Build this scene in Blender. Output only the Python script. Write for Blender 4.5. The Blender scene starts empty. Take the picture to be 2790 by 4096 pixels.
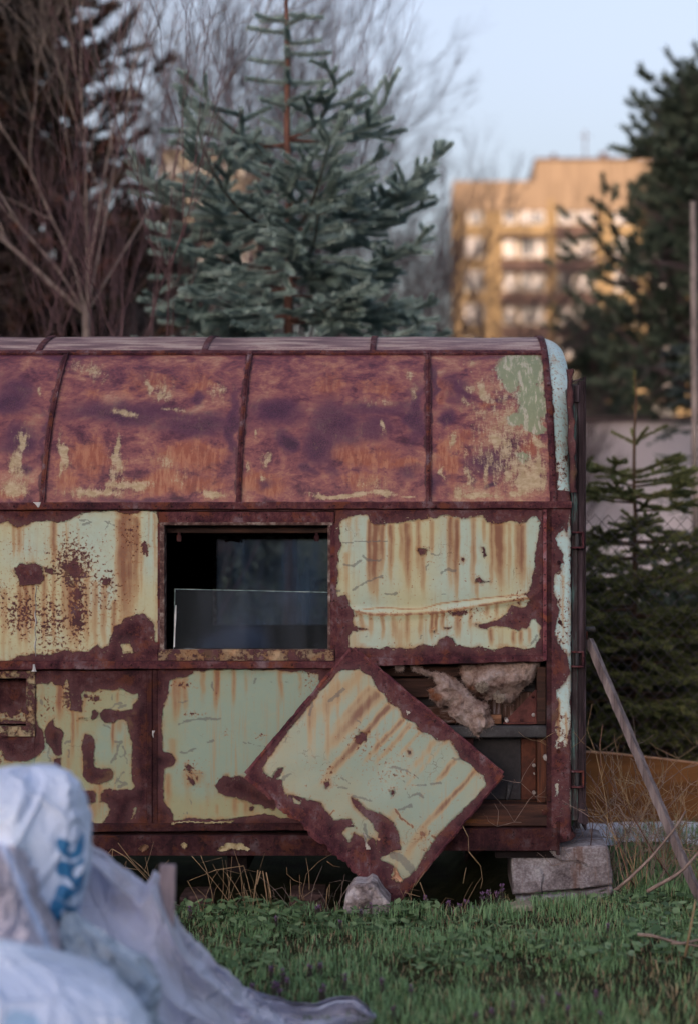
import bpy, bmesh, math, random
import numpy as np
from mathutils import Vector, Matrix, Quaternion
R = math.radians
sc = bpy.context.scene
COL = sc.collection
# ------------------------------------------------------------------ camera, sky, sun, exposure
EYE = 1.74; DIST = 8.0; FPX = 7040.0; PX, PY = 1675.0, 2048.0
cd = bpy.data.cameras.new('camera'); cam = bpy.data.objects.new('camera', cd); COL.objects.link(cam)
cam.location = (0, -DIST, EYE); cam.rotation_euler = (R(90), 0, 0)
cd.sensor_fit = 'HORIZONTAL'; cd.sensor_width = 24.0; cd.lens = 24.0*FPX/2790.0
cd.shift_x = -(PX-1395.0)/2790.0; cd.clip_start = 0.1; cd.clip_end = 3000
cd.dof.use_dof = True; cd.dof.focus_distance = 7.98; cd.dof.aperture_fstop = 1.15
sc.camera = cam
SUN_EL, SUN_AZ = 5.0, 200.0
w = bpy.data.worlds.new("World"); sc.world = w; w.use_nodes = True
wn = w.node_tree; bg = wn.nodes['Background']
sky = wn.nodes.new('ShaderNodeTexSky'); sky.sky_type = 'NISHITA'; sky.sun_disc = False
sky.sun_elevation = R(SUN_EL); sky.sun_rotation = R(SUN_AZ); sky.dust_density = 6.5; sky.ozone_density = 2.0; sky.air_density = 1.0
hs_ = wn.nodes.new('ShaderNodeHueSaturation'); hs_.inputs['Saturation'].default_value = .58; wn.links.new(sky.outputs[0], hs_.inputs['Color'])
tint = wn.nodes.new('ShaderNodeMix'); tint.data_type = 'RGBA'; tint.blend_type = 'MULTIPLY'; tint.inputs[0].default_value = 1; tint.inputs[7].default_value = (1.05, .975, 1.03, 1)
wn.links.new(hs_.outputs[0], tint.inputs[6]); wn.links.new(tint.outputs[2], bg.inputs['Color']); bg.inputs['Strength'].default_value = 0.15
sd_ = bpy.data.lights.new('sun', 'SUN'); sd_.energy = 2.0; sd_.angle = R(0.5); sd_.color = (1.0, 0.72, 0.45)
sun = bpy.data.objects.new('sun', sd_); COL.objects.link(sun)
_sv = Vector((math.sin(R(SUN_AZ))*math.cos(R(SUN_EL)), math.cos(R(SUN_AZ))*math.cos(R(SUN_EL)), math.sin(R(SUN_EL))))
sun.rotation_euler = _sv.to_track_quat('Z', 'Y').to_euler(); sun.location = (0, -20, 30)
sc.view_settings.view_transform = 'Standard'; sc.view_settings.look = 'None'
sc.view_settings.exposure = 2.0; sc.view_settings.gamma = 1.0
sc.render.engine = 'CYCLES'; sc.cycles.max_bounces = 6; sc.cycles.transparent_max_bounces = 12
sc.cycles.use_denoising = True
# ------------------------------------------------------------------ helpers
random.seed(7); rng = np.random.default_rng(11)
def W(X, Y, d=DIST): return Vector(((X-PX)*d/FPX, d-DIST, EYE-(Y-PY)*d/FPX))
def Z(ox, oy, s, pts): return [(ox+x/s, oy+y/s) for x, y in pts]
def ZA(p): return Z(0, 1300, 1.1307, p)
def ZB(p): return Z(1300, 1300, 1.319, p)
def ZC(p): return Z(0, 2600, 1.1307, p)
def ZD(p): return Z(900, 2600, 1.1307, p)
def ZE(p): return Z(0, 2600, 2.2614, p)
def ZF(p): return Z(1600, 2600, 2.1107, p)
def ZG(p): return Z(2150, 2900, 2.4734, p)
def ZI(p): return Z(2250, 1400, 1.937, p)
def ZK(p): return Z(0, 3000, 1.97875, p)
def tag(o, label=None, cat=None, group=None, kind=None):
    if label: o['label'] = label
    if cat: o['category'] = cat
    if group: o['group'] = group
    if kind: o['kind'] = kind
    return o
def empty(name, loc, label, cat, group=None):
    o = bpy.data.objects.new(name, None); COL.objects.link(o); o.location = loc; o.empty_display_size = .1
    return tag(o, label, cat, group)
def link(name, me, m=None, parent=None, smooth=False):
    o = bpy.data.objects.new(name, me); COL.objects.link(o)
    if m is not None:
        for mm in (m if isinstance(m, (list, tuple)) else [m]): me.materials.append(mm)
    if parent is not None:
        o.parent = parent; o.matrix_parent_inverse = world_of(parent).inverted()
    if smooth: me.polygons.foreach_set('use_smooth', [True]*len(me.polygons))
    return o
def world_of(o):
    m = o.matrix_basis.copy()
    if o.parent is not None: m = world_of(o.parent) @ o.matrix_parent_inverse @ m
    return m
def mesh(name, V, F, m=None, parent=None, smooth=False, attrs=None, mats=None):
    me = bpy.data.meshes.new(name)
    V = np.asarray(V, dtype=np.float32).reshape(-1, 3)
    if isinstance(F, np.ndarray):
        nf, k = F.shape
        me.vertices.add(len(V)); me.vertices.foreach_set('co', V.ravel())
        me.loops.add(nf*k); me.loops.foreach_set('vertex_index', F.astype(np.int32).ravel())
        me.polygons.add(nf); me.polygons.foreach_set('loop_start', (np.arange(nf)*k).astype(np.int32))
        me.polygons.foreach_set('loop_total', np.full(nf, k, dtype=np.int32))
        me.update(calc_edges=True)
    else:
        me.from_pydata(V.tolist(), [], F); me.update()
    if attrs:
        for k_, a in attrs.items():
            at = me.attributes.new(k_, 'FLOAT', 'POINT'); at.data.foreach_set('value', np.asarray(a, dtype=np.float32).ravel())
    if mats is not None: me.polygons.foreach_set('material_index', np.asarray(mats, dtype=np.int32))
    return link(name, me, m, parent, smooth)
class MB:
    def __init__(s): s.V = []; s.F = []
    def quad_box(s, c8):
        b = len(s.V); s.V += [tuple(p) for p in c8]
        s.F += [(b, b+3, b+2, b+1), (b+4, b+5, b+6, b+7), (b, b+1, b+5, b+4), (b+1, b+2, b+6, b+5), (b+2, b+3, b+7, b+6), (b+3, b, b+4, b+7)]
        return s
    def box(s, x0, x1, y0, y1, z0, z1):
        return s.quad_box([(x0,y0,z0),(x1,y0,z0),(x1,y1,z0),(x0,y1,z0),(x0,y0,z1),(x1,y0,z1),(x1,y1,z1),(x0,y1,z1)])
    def pbox(s, X0, Y0, X1, Y1, ya, yb):   # box whose front outline is given in photo pixels at the trailer's plane
        a = W(X0, Y1); c = W(X1, Y0); return s.box(a.x, c.x, ya, yb, a.z, c.z)
    def tube(s, pts, rad, n=6, caps=True):
        pts = [Vector(p) for p in pts]; k = len(pts)
        rs = rad if isinstance(rad, (list, tuple)) else [rad]*k
        b = len(s.V); up = None
        for i, p in enumerate(pts):
            t = (pts[min(i+1, k-1)]-pts[max(i-1, 0)]).normalized()
            if up is None: up = t.orthogonal().normalized()
            up = (up - t*up.dot(t)); up = up.normalized() if up.length > 1e-6 else t.orthogonal().normalized()
            v = t.cross(up)
            for j in range(n):
                a = 2*math.pi*j/n; s.V.append(tuple(p+(up*math.cos(a)+v*math.sin(a))*rs[i]))
        for i in range(k-1):
            for j in range(n):
                s.F.append((b+i*n+j, b+i*n+(j+1) % n, b+(i+1)*n+(j+1) % n, b+(i+1)*n+j))
        if caps: s.F.append(tuple(b+j for j in range(n))[::-1]); s.F.append(tuple(b+(k-1)*n+j for j in range(n)))
        return s
    def poly(s, pts, off):      # extruded outline
        b = len(s.V); n = len(pts); off = Vector(off)
        s.V += [tuple(p) for p in pts]+[tuple(Vector(p)+off) for p in pts]
        s.F.append(tuple(range(b, b+n))); s.F.append(tuple(range(b+2*n-1, b+n-1, -1)))
        for i in range(n): j = (i+1) % n; s.F.append((b+i, b+n+i, b+n+j, b+j))
        return s
    def build(s, name, m, parent=None, smooth=False, bevel=0, seg=1):
        o = mesh(name, s.V, s.F, m, parent, smooth)
        bm = bmesh.new(); bm.from_mesh(o.data); bmesh.ops.recalc_face_normals(bm, faces=bm.faces)
        if bevel: bmesh.ops.bevel(bm, geom=[e for e in bm.edges], offset=bevel, segments=seg, affect='EDGES', clamp_overlap=True)
        bm.to_mesh(o.data); bm.free(); return o
# --- numpy noise / distances
_P = rng.permutation(4096)
def vnoise(x, y, seed=0):
    xi = np.floor(x).astype(np.int64); yi = np.floor(y).astype(np.int64); xf = x-xi; yf = y-yi
    u = xf*xf*(3-2*xf); v = yf*yf*(3-2*yf)
    def h(a, b): return _P[(_P[(a+seed*131) % 4096]+b) % 4096]/4095.0
    return (h(xi, yi)*(1-u)+h(xi+1, yi)*u)*(1-v)+(h(xi, yi+1)*(1-u)+h(xi+1, yi+1)*u)*v
def fbm(x, y, o=4, seed=0):
    r = 0; a = .5; s = 0
    for i in range(o): r = r+a*vnoise(x*2**i, y*2**i, seed+i*7); s += a; a *= .5
    return r/s
def sdf(P, poly):
    """signed distance, positive inside"""
    P = np.asarray(P); q = np.asarray(poly, float); n = len(q); d = np.full(len(P), 1e18); ins = np.zeros(len(P), bool)
    for i in range(n):
        a = q[i]; b = q[(i+1) % n]; e = b-a; L = (e*e).sum()+1e-9
        t = np.clip(((P-a)@e)/L, 0, 1); dd = P-a-t[:, None]*e; d = np.minimum(d, (dd*dd).sum(1))
        c = ((a[1] > P[:, 1]) != (b[1] > P[:, 1]))
        with np.errstate(divide='ignore', invalid='ignore'):
            xi = (b[0]-a[0])*(P[:, 1]-a[1])/(b[1]-a[1]+1e-12)+a[0]
        ins ^= c & (P[:, 0] < xi)
    return np.where(ins, 1, -1)*np.sqrt(d)
def segd(P, pl):
    P = np.asarray(P); d = np.full(len(P), 1e18); q = np.asarray(pl, float)
    for i in range(len(q)-1):
        a = q[i]; e = q[i+1]-a; L = (e*e).sum()+1e-9
        t = np.clip(((P-a)@e)/L, 0, 1); dd = P-a-t[:, None]*e; d = np.minimum(d, (dd*dd).sum(1))
    return np.sqrt(d)
def sm(x, a, b): t = np.clip((x-a)/(b-a), 0, 1); return t*t*(3-2*t)
def blobs(P, lst, warp=0, seed=0):
    r = np.zeros(len(P))
    if warp:
        wx = (fbm(P[:, 0]/90, P[:, 1]/60, 5, 101+seed)-.5)*warp*2.4; wy = (fbm(P[:, 0]/110, P[:, 1]/70, 5, 151+seed)-.5)*warp*1.5; P = np.c_[P[:, 0]+wx, P[:, 1]+wy]
    for cx, cy, rx, ry, *wt in lst:
        r = np.maximum(r, (wt[0] if wt else 1)*np.exp(-(((P[:, 0]-cx)/rx)**2+((P[:, 1]-cy)/ry)**2)*.9))
    return r
# ------------------------------------------------------------------ materials
class NT:
    def __init__(s, name, rough=.8, spec=.3, metal=0.0):
        s.m = bpy.data.materials.new(name); s.m.use_nodes = True; s.t = s.m.node_tree
        s.b = s.t.nodes['Principled BSDF']; s.b.inputs['Roughness'].default_value = rough
        s.b.inputs['Specular IOR Level'].default_value = spec; s.b.inputs['Metallic'].default_value = metal
        s.tc = None
    def n(s, t): return s.t.nodes.new(t)
    def L(s, a, b): s.t.links.new(a, b)
    def put(s, sock, v):
        if isinstance(v, bpy.types.NodeSocket): s.L(v, sock)
        elif isinstance(v, (tuple, list)) and len(v) == 3 and sock.type == 'RGBA': sock.default_value = (*v, 1)
        else: sock.default_value = v
    def coord(s, scale=(1, 1, 1), loc=(0, 0, 0), rot=(0, 0, 0)):
        if s.tc is None: s.tc = s.n('ShaderNodeTexCoord')
        mp = s.n('ShaderNodeMapping'); s.L(s.tc.outputs['Object'], mp.inputs[0])
        mp.inputs['Scale'].default_value = scale; mp.inputs['Location'].default_value = loc; mp.inputs['Rotation'].default_value = rot
        return mp.outputs[0]
    def noise(s, scale, detail=4, rough=.55, stretch=(1, 1, 1), loc=(0, 0, 0), dist=0, rot=(0, 0, 0)):
        k = s.n('ShaderNodeTexNoise'); k.inputs['Scale'].default_value = scale; k.inputs['Detail'].default_value = detail
        k.inputs['Roughness'].default_value = rough; k.inputs['Distortion'].default_value = dist
        s.L(s.coord(stretch, loc, rot), k.inputs['Vector']); return k.outputs['Fac']
    def vor(s, scale, feat='F1', stretch=(1, 1, 1)):
        k = s.n('ShaderNodeTexVoronoi'); k.feature = feat; k.inputs['Scale'].default_value = scale
        s.L(s.coord(stretch), k.inputs['Vector']); return k.outputs['Distance']
    def attr(s, name, col=False):
        k = s.n('ShaderNodeAttribute'); k.attribute_name = name; return k.outputs['Color' if col else 'Fac']
    def math(s, op, a, b=0.0, c=0.0):
        k = s.n('ShaderNodeMath'); k.operation = op
        s.put(k.inputs[0], a); s.put(k.inputs[1], b); s.put(k.inputs[2], c); return k.outputs[0]
    def add(s, a, b): return s.math('ADD', a, b)
    def mul(s, a, b): return s.math('MULTIPLY', a, b)
    def ctr(s, a, k): return s.math('MULTIPLY_ADD', a, k, -.5*k)      # (a-.5)*k
    def ramp(s, v, a, b, lo=0.0, hi=1.0):
        k = s.n('ShaderNodeMapRange'); k.interpolation_type = 'SMOOTHSTEP' if a < b else 'LINEAR'; k.clamp = True
        s.put(k.inputs[0], v); k.inputs[1].default_value = a; k.inputs[2].default_value = b
        k.inputs[3].default_value = lo; k.inputs[4].default_value = hi; return k.outputs[0]
    def mix(s, f, a, b, mode='MIX'):
        k = s.n('ShaderNodeMix'); k.data_type = 'RGBA'; k.blend_type = mode
        s.put(k.inputs[0], f); s.put(k.inputs[6], a); s.put(k.inputs[7], b); return k.outputs[2]
    def cr(s, v, stops):
        k = s.n('ShaderNodeValToRGB'); e = k.color_ramp.elements
        while len(e) < len(stops): e.new(.5)
        for i, (p, c) in enumerate(stops): e[i].position = p; e[i].color = (*c, 1)
        s.put(k.inputs[0], v); return k.outputs[0]
    def bump(s, h, strength=.5, dist=.002):
        k = s.n('ShaderNodeBump'); k.inputs['Strength'].default_value = strength; k.inputs['Distance'].default_value = dist
        s.put(k.inputs['Height'], h); s.L(k.outputs[0], s.b.inputs['Normal'])
    def col(s, c): s.put(s.b.inputs['Base Color'], c); return s
    def rough(s, v): s.put(s.b.inputs['Roughness'], v); return s
def rust_colour(t, dark=1.0):
    d = dark
    a = t.noise(7, 9, .70, dist=.5); b = t.noise(24, 7, .70, loc=(3, 1, 2)); f = t.noise(150, 5, .75); k = t.noise(1, 6, .65, stretch=(26, 12, 4), loc=(2, 5, 1))
    c = t.cr(t.add(t.add(a, t.ctr(b, .45)), t.ctr(k, .35)), [(.30, (.014*d, .004*d, .010*d)), (.40, (.042*d, .011*d, .020*d)), (.49, (.068*d, .020*d, .030*d)), (.56, (.105*d, .037*d, .042*d)), (.63, (.125*d, .075*d, .092*d)), (.74, (.20*d, .145*d, .165*d))])
    c = t.mix(t.mul(t.ramp(t.noise(10, 6, .7, loc=(5, 8, 2)), .52, .62), .7), c, (.15*d, .045*d, .022*d))
    c = t.mix(t.mul(t.ramp(f, .55, .70), .75), c, (.19*d, .07*d, .045*d))
    c = t.mix(t.ramp(t.noise(50, 7, .78, loc=(7, 7, 7)), .55, .64), c, (.014*d, .005*d, .009*d))
    return c, f, b
def mk_painted(name, cream=(.47, .48, .31), blue=(.40, .52, .46), streak=(.27, .125, .065), rustdark=1.0, edge=.016, streak_gain=1.1):
    t = NT(name, .6, .3)
    sd = t.attr('sd'); st = t.attr('st'); mk = t.attr('mk'); sp = t.attr('sp'); tn = t.attr('tn')
    na = t.noise(48, 8, .72); nb = t.noise(13, 5, .55, loc=(5, 0, 3))
    e = t.add(sd, t.add(t.add(t.ctr(na, edge*1.25), t.ctr(t.noise(150, 4, .7, loc=(2, 7, 2)), .010)), t.ctr(nb, edge*1.3)))
    M = t.ramp(e, -.0012, .0016)
    M = t.math('MAXIMUM', M, t.mul(t.ramp(t.noise(62, 6, .7, loc=(4, 8, 8)), .615, .64), t.ramp(e, -.026, -.004)))
    near = t.mul(t.ramp(e, .028, .0), .075)
    pn = t.add(t.add(t.noise(75, 4, .65, loc=(1, 2, 9)), t.mul(sp, .26)), near)
    pit = t.ramp(pn, .735, .75)
    pit2 = t.ramp(t.add(t.noise(200, 2, .5), t.mul(sp, .10)), .80, .82)
    M = t.mul(M, t.math('SUBTRACT', 1.0, t.math('MAXIMUM', pit, pit2)))
    rc, f, b = rust_colour(t, rustdark)
    olive = t.mix(t.ramp(t.noise(7, 4, .5, loc=(9, 3, 1)), .52, .62), rc, (.13, .085, .035))
    rc = t.mix(t.mul(t.ramp(e, -.03, -.012), t.ramp(t.noise(6, 4, .6, loc=(2, 6, 6)), .50, .62)), rc, olive); rc = t.mix(t.mul(t.ramp(e, -.045, -.004), .5), rc, (.125, .060, .068))
    nv = t.noise(1, 5, .6, stretch=(38, 10, 2.2))
    p = t.mix(t.ramp(t.add(tn, t.ctr(t.noise(4, 4), .9)), .25, .75), cream, blue)
    p = t.mix(t.mul(t.ramp(t.noise(30, 5, .6, loc=(2, 2, 2)), .45, .8), .35), p, (.38, .36, .24))
    amb = t.mul(t.ramp(nv, .50, .72), t.ramp(t.noise(3, 3, .5, loc=(1, 9, 4)), .38, .62))
    p = t.mix(t.mul(amb, .6), p, (.38, .24, .12))
    s_ = t.math('MINIMUM', t.mul(t.add(st, t.mul(t.add(t.ctr(nv, .9), t.ctr(t.noise(16, 6, .7, loc=(8, 2, 8)), .5)), t.ramp(st, .02, .35))), streak_gain), 1.0)
    p = t.mix(t.mul(t.ramp(s_, .0, .45), .75), p, (.42, .30, .16) if rustdark >= 1 else (.32, .24, .13))
    p = t.mix(t.mul(t.ramp(s_, .22, 1.15), .95), p, streak)
    p = t.mix(t.mul(t.ramp(s_, .55, 1.1), .55), p, (.15, .062, .05))
    halo = t.mul(t.ramp(e, .020, .0), t.ramp(t.noise(14, 4), .4, .65))
    p = t.mix(t.mul(halo, .7), p, (.36, .17, .07))
    halo2 = t.ramp(pn, .62, .75)
    p = t.mix(t.mul(halo2, .75), p, (.33, .13, .05))
    mm = t.ramp(t.add(mk, t.add(t.ctr(t.noise(150, 4, .7, stretch=(.35, 1, 1.8)), 1.5), t.ctr(t.noise(30, 3, .5), .9))), .45, .75)
    p = t.mix(t.mul(mm, .62), p, (.11, .115, .12))
    ck = t.n('ShaderNodeTexVoronoi'); ck.feature = 'DISTANCE_TO_EDGE'; ck.inputs['Scale'].default_value = 17; wv = t.n('ShaderNodeVectorMath'); wv.operation = 'MULTIPLY_ADD'; t.L(t.coord(), wv.inputs[2]); wv.inputs[1].default_value = (.05, .05, .05); nzc = t.n('ShaderNodeTexNoise'); nzc.inputs['Scale'].default_value = 30; nzc.inputs['Detail'].default_value = 5; t.L(t.coord(), nzc.inputs['Vector']); t.L(nzc.outputs['Color'], wv.inputs[0]); t.L(wv.outputs[0], ck.inputs['Vector'])
    cmk = t.mul(t.ramp(ck.outputs['Distance'], .014, .002), t.ramp(t.noise(5, 3, .5, loc=(3, 2, 8)), .58, .66)); p = t.mix(t.mul(cmk, .85), p, (.10, .05, .035))
    c = t.mix(M, rc, p)
    t.col(c); t.rough(t.ramp(M, 0, 1, .85, .42))
    edgehl = t.mul(t.ramp(e, .006, .0), M)
    t.bump(t.add(t.add(t.add(t.mul(M, 1.0), t.mul(edgehl, .9)), t.mul(t.ctr(t.noise(18, 4, .6, loc=(6, 6, 1)), .5), M)), t.mul(t.ctr(f, .8), t.math('SUBTRACT', 1.0, M))), .9, .005)
    return t.m
def mk_simple(name, stops, scale=8, rough=.8, stretch=(1, 1, 1), bump=.4, dist=.002, fine=60, spec=.3, detail=6):
    t = NT(name, rough, spec); a = t.noise(scale, detail, .6, stretch=stretch); f = t.noise(fine, 4, .6, stretch=stretch, loc=(3, 3, 3))
    t.col(t.cr(t.add(a, t.ctr(f, .35)), stops))
    if bump: t.bump(t.add(a, f), bump, dist)
    return t.m
def mk_rust(name, dark=1.0):
    t = NT(name, .85, .25); c, f, b = rust_colour(t, dark); t.col(c); t.bump(t.add(f, b), .6, .002); return t.m
M_paint = mk_painted('painted_sheet')
M_paint_l = mk_painted('painted_sheet_lower', cream=(.30, .32, .20), blue=(.25, .345, .29), rustdark=.66, edge=.014)
M_paint_loose = mk_painted('painted_sheet_loose', cream=(.33, .34, .24), blue=(.27, .36, .31), streak=(.21, .12, .08), edge=.012)
M_post = mk_painted('painted_post', cream=(.50, .60, .58), blue=(.42, .60, .62), edge=.012)
M_rust = mk_rust('rusty_iron'); M_rustd = mk_rust('dark_rusty_iron', .5)
def mk_roof():
    t = NT('roof_sheet', .62, .35)
    rp, ro, rc, rg = t.attr('rp'), t.attr('ro'), t.attr('rc'), t.attr('rg')
    h = t.noise(1, 8, .66, stretch=(6, 7, 7), dist=.5); v = t.noise(1, 8, .70, stretch=(46, 14, 8)); f = t.noise(60, 8, .75); g = t.noise(190, 5, .75)
    hs = t.noise(1, 8, .72, stretch=(26, 34, 46), loc=(4, 4, 4), dist=.5); fg = t.add(t.ctr(f, .9), t.ctr(g, .9))
    c = t.cr(t.add(h, t.add(t.ctr(hs, .5), t.ctr(f, .25))), [(.30, (.060, .018, .036)), (.41, (.135, .044, .064)), (.50, (.225, .082, .086)), (.60, (.32, .145, .115)), (.72, (.42, .27, .19))])
    c = t.mix(t.mul(t.ramp(t.add(ro, t.add(t.ctr(h, 1.1), t.add(t.ctr(hs, .7), t.ctr(f, .5)))), .25, .9), .85), c, t.mix(t.ramp(v, .42, .6), (.27, .085, .050), (.40, .17, .10)))
    c = t.mix(t.mul(t.ramp(t.add(rp, t.add(t.ctr(h, .6), t.add(t.ctr(f, .7), t.ctr(hs, .3)))), .25, .88), .85), c, (.082, .030, .066))
    c = t.mix(t.mul(t.ramp(t.add(t.mul(rp, .8), t.ctr(g, 1.8)), .62, .95), .75), c, (.026, .010, .030))
    c = t.mix(t.mul(t.ramp(t.noise(30, 8, .8, loc=(3, 9, 9)), .56, .68), .6), c, (.06, .02, .036))
    cm = t.add(rc, t.add(t.ctr(v, 1.7), t.add(fg, t.ctr(hs, .5))))
    c = t.mix(t.mul(t.ramp(t.add(t.mul(rc, .7), t.add(t.ctr(v, 1.5), t.add(t.ctr(h, .8), fg))), .16, .70), .6), c, (.34, .24, .14))
    c = t.mix(t.mul(t.ramp(cm, .44, .86), .85), c, t.mix(t.ramp(hs, .4, .6), (.36, .29, .17), (.50, .42, .29)))
    gm = t.add(rg, t.add(t.ctr(v, .8), fg))
    c = t.mix(t.mul(t.ramp(gm, .40, .62), .85), c, t.mix(t.ramp(v, .5, .60), (.22, .29, .18), (.44, .44, .36)))
    c = t.mix(t.ramp(t.add(t.attr('re'), t.ctr(f, .7)), .25, .8), c, t.mix(t.ramp(h, .4, .6), (.055, .018, .026), (.11, .045, .058)))
    t.col(c); t.rough(t.ramp(f, .3, .7, .42, .75)); t.bump(t.add(t.mul(g, .6), t.add(t.mul(f, .8), t.mul(t.ramp(cm, .6, .8), .5))), .5, .0025)
    return t.m
M_roof = mk_roof()
M_top = mk_simple('roof_top_sheet', [(.36, (.13, .075, .085)), (.5, (.24, .15, .16)), (.58, (.40, .30, .27)), (.72, (.46, .40, .36))], 3, .6, (1.2, 6, 6), .3)
M_cap = mk_painted('painted_end_cap', cream=(.52, .60, .60), blue=(.42, .62, .64), edge=.02)
M_darkwood = mk_simple('dark_weathered_wood', [(.3, (.012, .007, .008)), (.55, (.045, .022, .018)), (.75, (.10, .045, .03))], 1, .8, (6, 60, 60), .6)
M_sillwood = mk_simple('cracked_brown_wood', [(.30, (.012, .006, .007)), (.50, (.05, .022, .018)), (.62, (.11, .045, .025)), (.72, (.34, .12, .03))], 1, .7, (2.5, 30, 26), .8)
M_upwood = mk_simple('upright_brown_wood', [(.30, (.015, .007, .007)), (.52, (.09, .032, .02)), (.66, (.17, .06, .03)), (.78, (.30, .27, .28))], 1, .7, (60, 60, 4), .8)
M_greywood = mk_simple('grey_weathered_wood', [(.30, (.07, .055, .06)), (.5, (.17, .14, .15)), (.7, (.30, .26, .27))], 1, .85, (40, 40, 3), .6)
M_frame = mk_simple('weathered_frame_wood', [(.35, (.045, .02, .02)), (.5, (.11, .06, .055)), (.62, (.25, .21, .19)), (.75, (.42, .42, .40))], 1, .8, (30, 30, 30), .6)
M_doorwood = mk_simple('peeling_door_wood', [(.35, (.018, .012, .015)), (.5, (.05, .038, .046)), (.60, (.06, .11, .11)), (.72, (.16, .27, .27))], 1, .8, (60, 60, 5), .8, fine=8)
M_doorwood2 = mk_simple('dark_door_wood', [(.35, (.012, .008, .012)), (.55, (.045, .03, .04)), (.75, (.11, .09, .12))], 1, .8, (60, 60, 4), .8)
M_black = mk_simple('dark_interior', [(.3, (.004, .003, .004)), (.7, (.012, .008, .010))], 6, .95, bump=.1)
M_board = mk_simple('dark_backing_board', [(.35, (.012, .012, .017)), (.6, (.028, .027, .035)), (.75, (.05, .05, .06))], 5, .6, bump=.15)
M_boardr = mk_simple('rusty_backing_board', [(.35, (.02, .008, .009)), (.55, (.065, .02, .014)), (.75, (.12, .04, .022))], 7, .7, bump=.2)
M_steel = mk_simple('dark_blue_steel', [(.35, (.022, .022, .028)), (.55, (.045, .047, .055)), (.70, (.10, .10, .11)), (.80, (.35, .35, .38))], 9, .55, bump=.3, fine=120)
M_gusset = mk_simple('red_primer', [(.35, (.055, .017, .017)), (.6, (.12, .042, .038)), (.8, (.19, .085, .075))], 9, .8)
def mk_glass(name, dirt=.1, tint=(.16, .19, .24), specks=True, back=False):
    t = NT(name); t.t.nodes.remove(t.b); out = [k for k in t.t.nodes if k.type == 'OUTPUT_MATERIAL'][0]
    tr = t.n('ShaderNodeBsdfTransparent'); tr.inputs[0].default_value = (.90, .93, .97, 1)
    gl = t.n('ShaderNodeBsdfGlossy'); gl.inputs['Roughness'].default_value = .08; gl.inputs[0].default_value = (.7, .8, .9, 1)
    df = t.n('ShaderNodeBsdfTranslucent' if back else 'ShaderNodeBsdfDiffuse'); df.inputs[0].default_value = (*tint, 1)
    fr = t.n('ShaderNodeFresnel'); fr.inputs[0].default_value = 1.5
    m1 = t.n('ShaderNodeMixShader'); t.L(t.math('MULTIPLY', fr.outputs[0], 1.6), m1.inputs[0]); t.L(tr.outputs[0], m1.inputs[1]); t.L(gl.outputs[0], m1.inputs[2])
    dd = t.mul(t.ramp(t.noise(1, 4, .6, stretch=(9, 9, 1.2)), .35, .75, dirt*.35, dirt*1.8), 1.0)
    if specks: dd = t.math('MAXIMUM', dd, t.mul(t.ramp(t.vor(40), .16, .02), t.ramp(t.noise(25, 2), .5, .66)))
    m2 = t.n('ShaderNodeMixShader'); t.L(dd, m2.inputs[0]); t.L(m1.outputs[0], m2.inputs[1]); t.L(df.outputs[0], m2.inputs[2])
    t.L(m2.outputs[0], out.inputs[0]); return t.m
M_glass = mk_glass('dusty_glass', .05, (.22, .26, .34)); M_glass2 = mk_glass('far_window_glass', .26, (.42, .54, .68), False, True)
M_gedge = mk_simple('glass_edge', [(.4, (.10, .16, .17)), (.7, (.40, .52, .52))], 30, .3, bump=0)
M_white = mk_simple('white_plastic', [(.3, (.45, .47, .50)), (.7, (.70, .72, .75))], 8, .5, bump=.1)
M_conc = None
def mk_concrete():
    t = NT('broken_concrete', .9, .2); a = t.noise(6, 7, .62); g = t.noise(90, 5, .7); v = t.vor(26)
    c = t.cr(t.add(a, t.ctr(g, .5)), [(.3, (.06, .05, .06)), (.48, (.19, .17, .19)), (.60, (.33, .32, .36)), (.74, (.50, .52, .58))])
    c = t.mix(t.mul(t.ramp(t.noise(1, 4, .6, stretch=(9, 9, 1.5), loc=(2, 0, 0)), .58, .68), .7), c, (.13, .065, .045))
    t.col(c); t.bump(t.add(t.add(a, g), t.mul(v, .4)), .8, .006); return t.m
M_conc = mk_concrete()
def mk_leaf(name, stops, rough=.6, trans=True, vscale=1.0):
    t = NT(name, rough, .25); c = t.cr(t.add(t.mul(t.attr('v'), vscale), t.ctr(t.noise(3, 3), .3)), stops); t.col(c)
    return t.m
def mk_bark(name, c0, c1, scale=20):
    return mk_simple(name, [(.35, c0), (.65, c1)], scale, .9, (1, 1, .3), .5)
# ------------------------------------------------------------------ painted sheets: flat grids at the trailer's side with wear maps
def strk(P, lst):
    """rust runs: (x, width, y0, y1, strength) in photo pixels of the wall"""
    r = np.zeros(len(P))
    for x, w_, y0, y1, a in lst:
        wob = (fbm(P[:, 1]/60, P[:, 1]*0+x*.01, 2, 3)-.5)*10
        g = np.exp(-((P[:, 0]-x-wob)/w_)**2)*sm(P[:, 1], y0-12, y0+10)*(1-sm(P[:, 1], y0+(y1-y0)*.35, y1))*a
        r = 1-(1-r)*(1-np.clip(g, 0, 1))
    return r
def marks(P, lst):
    r = np.zeros(len(P))
    for pl, w_ in lst: r = np.maximum(r, 1-sm(segd(P+np.c_[fbm(P[:, 0]/14, P[:, 1]/14, 3, 66)-.5, fbm(P[:, 0]/14, P[:, 1]/14, 3, 67)-.5]*14, pl), w_*.15, w_*.72))
    return r
PM = 1.0/880.0
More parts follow.
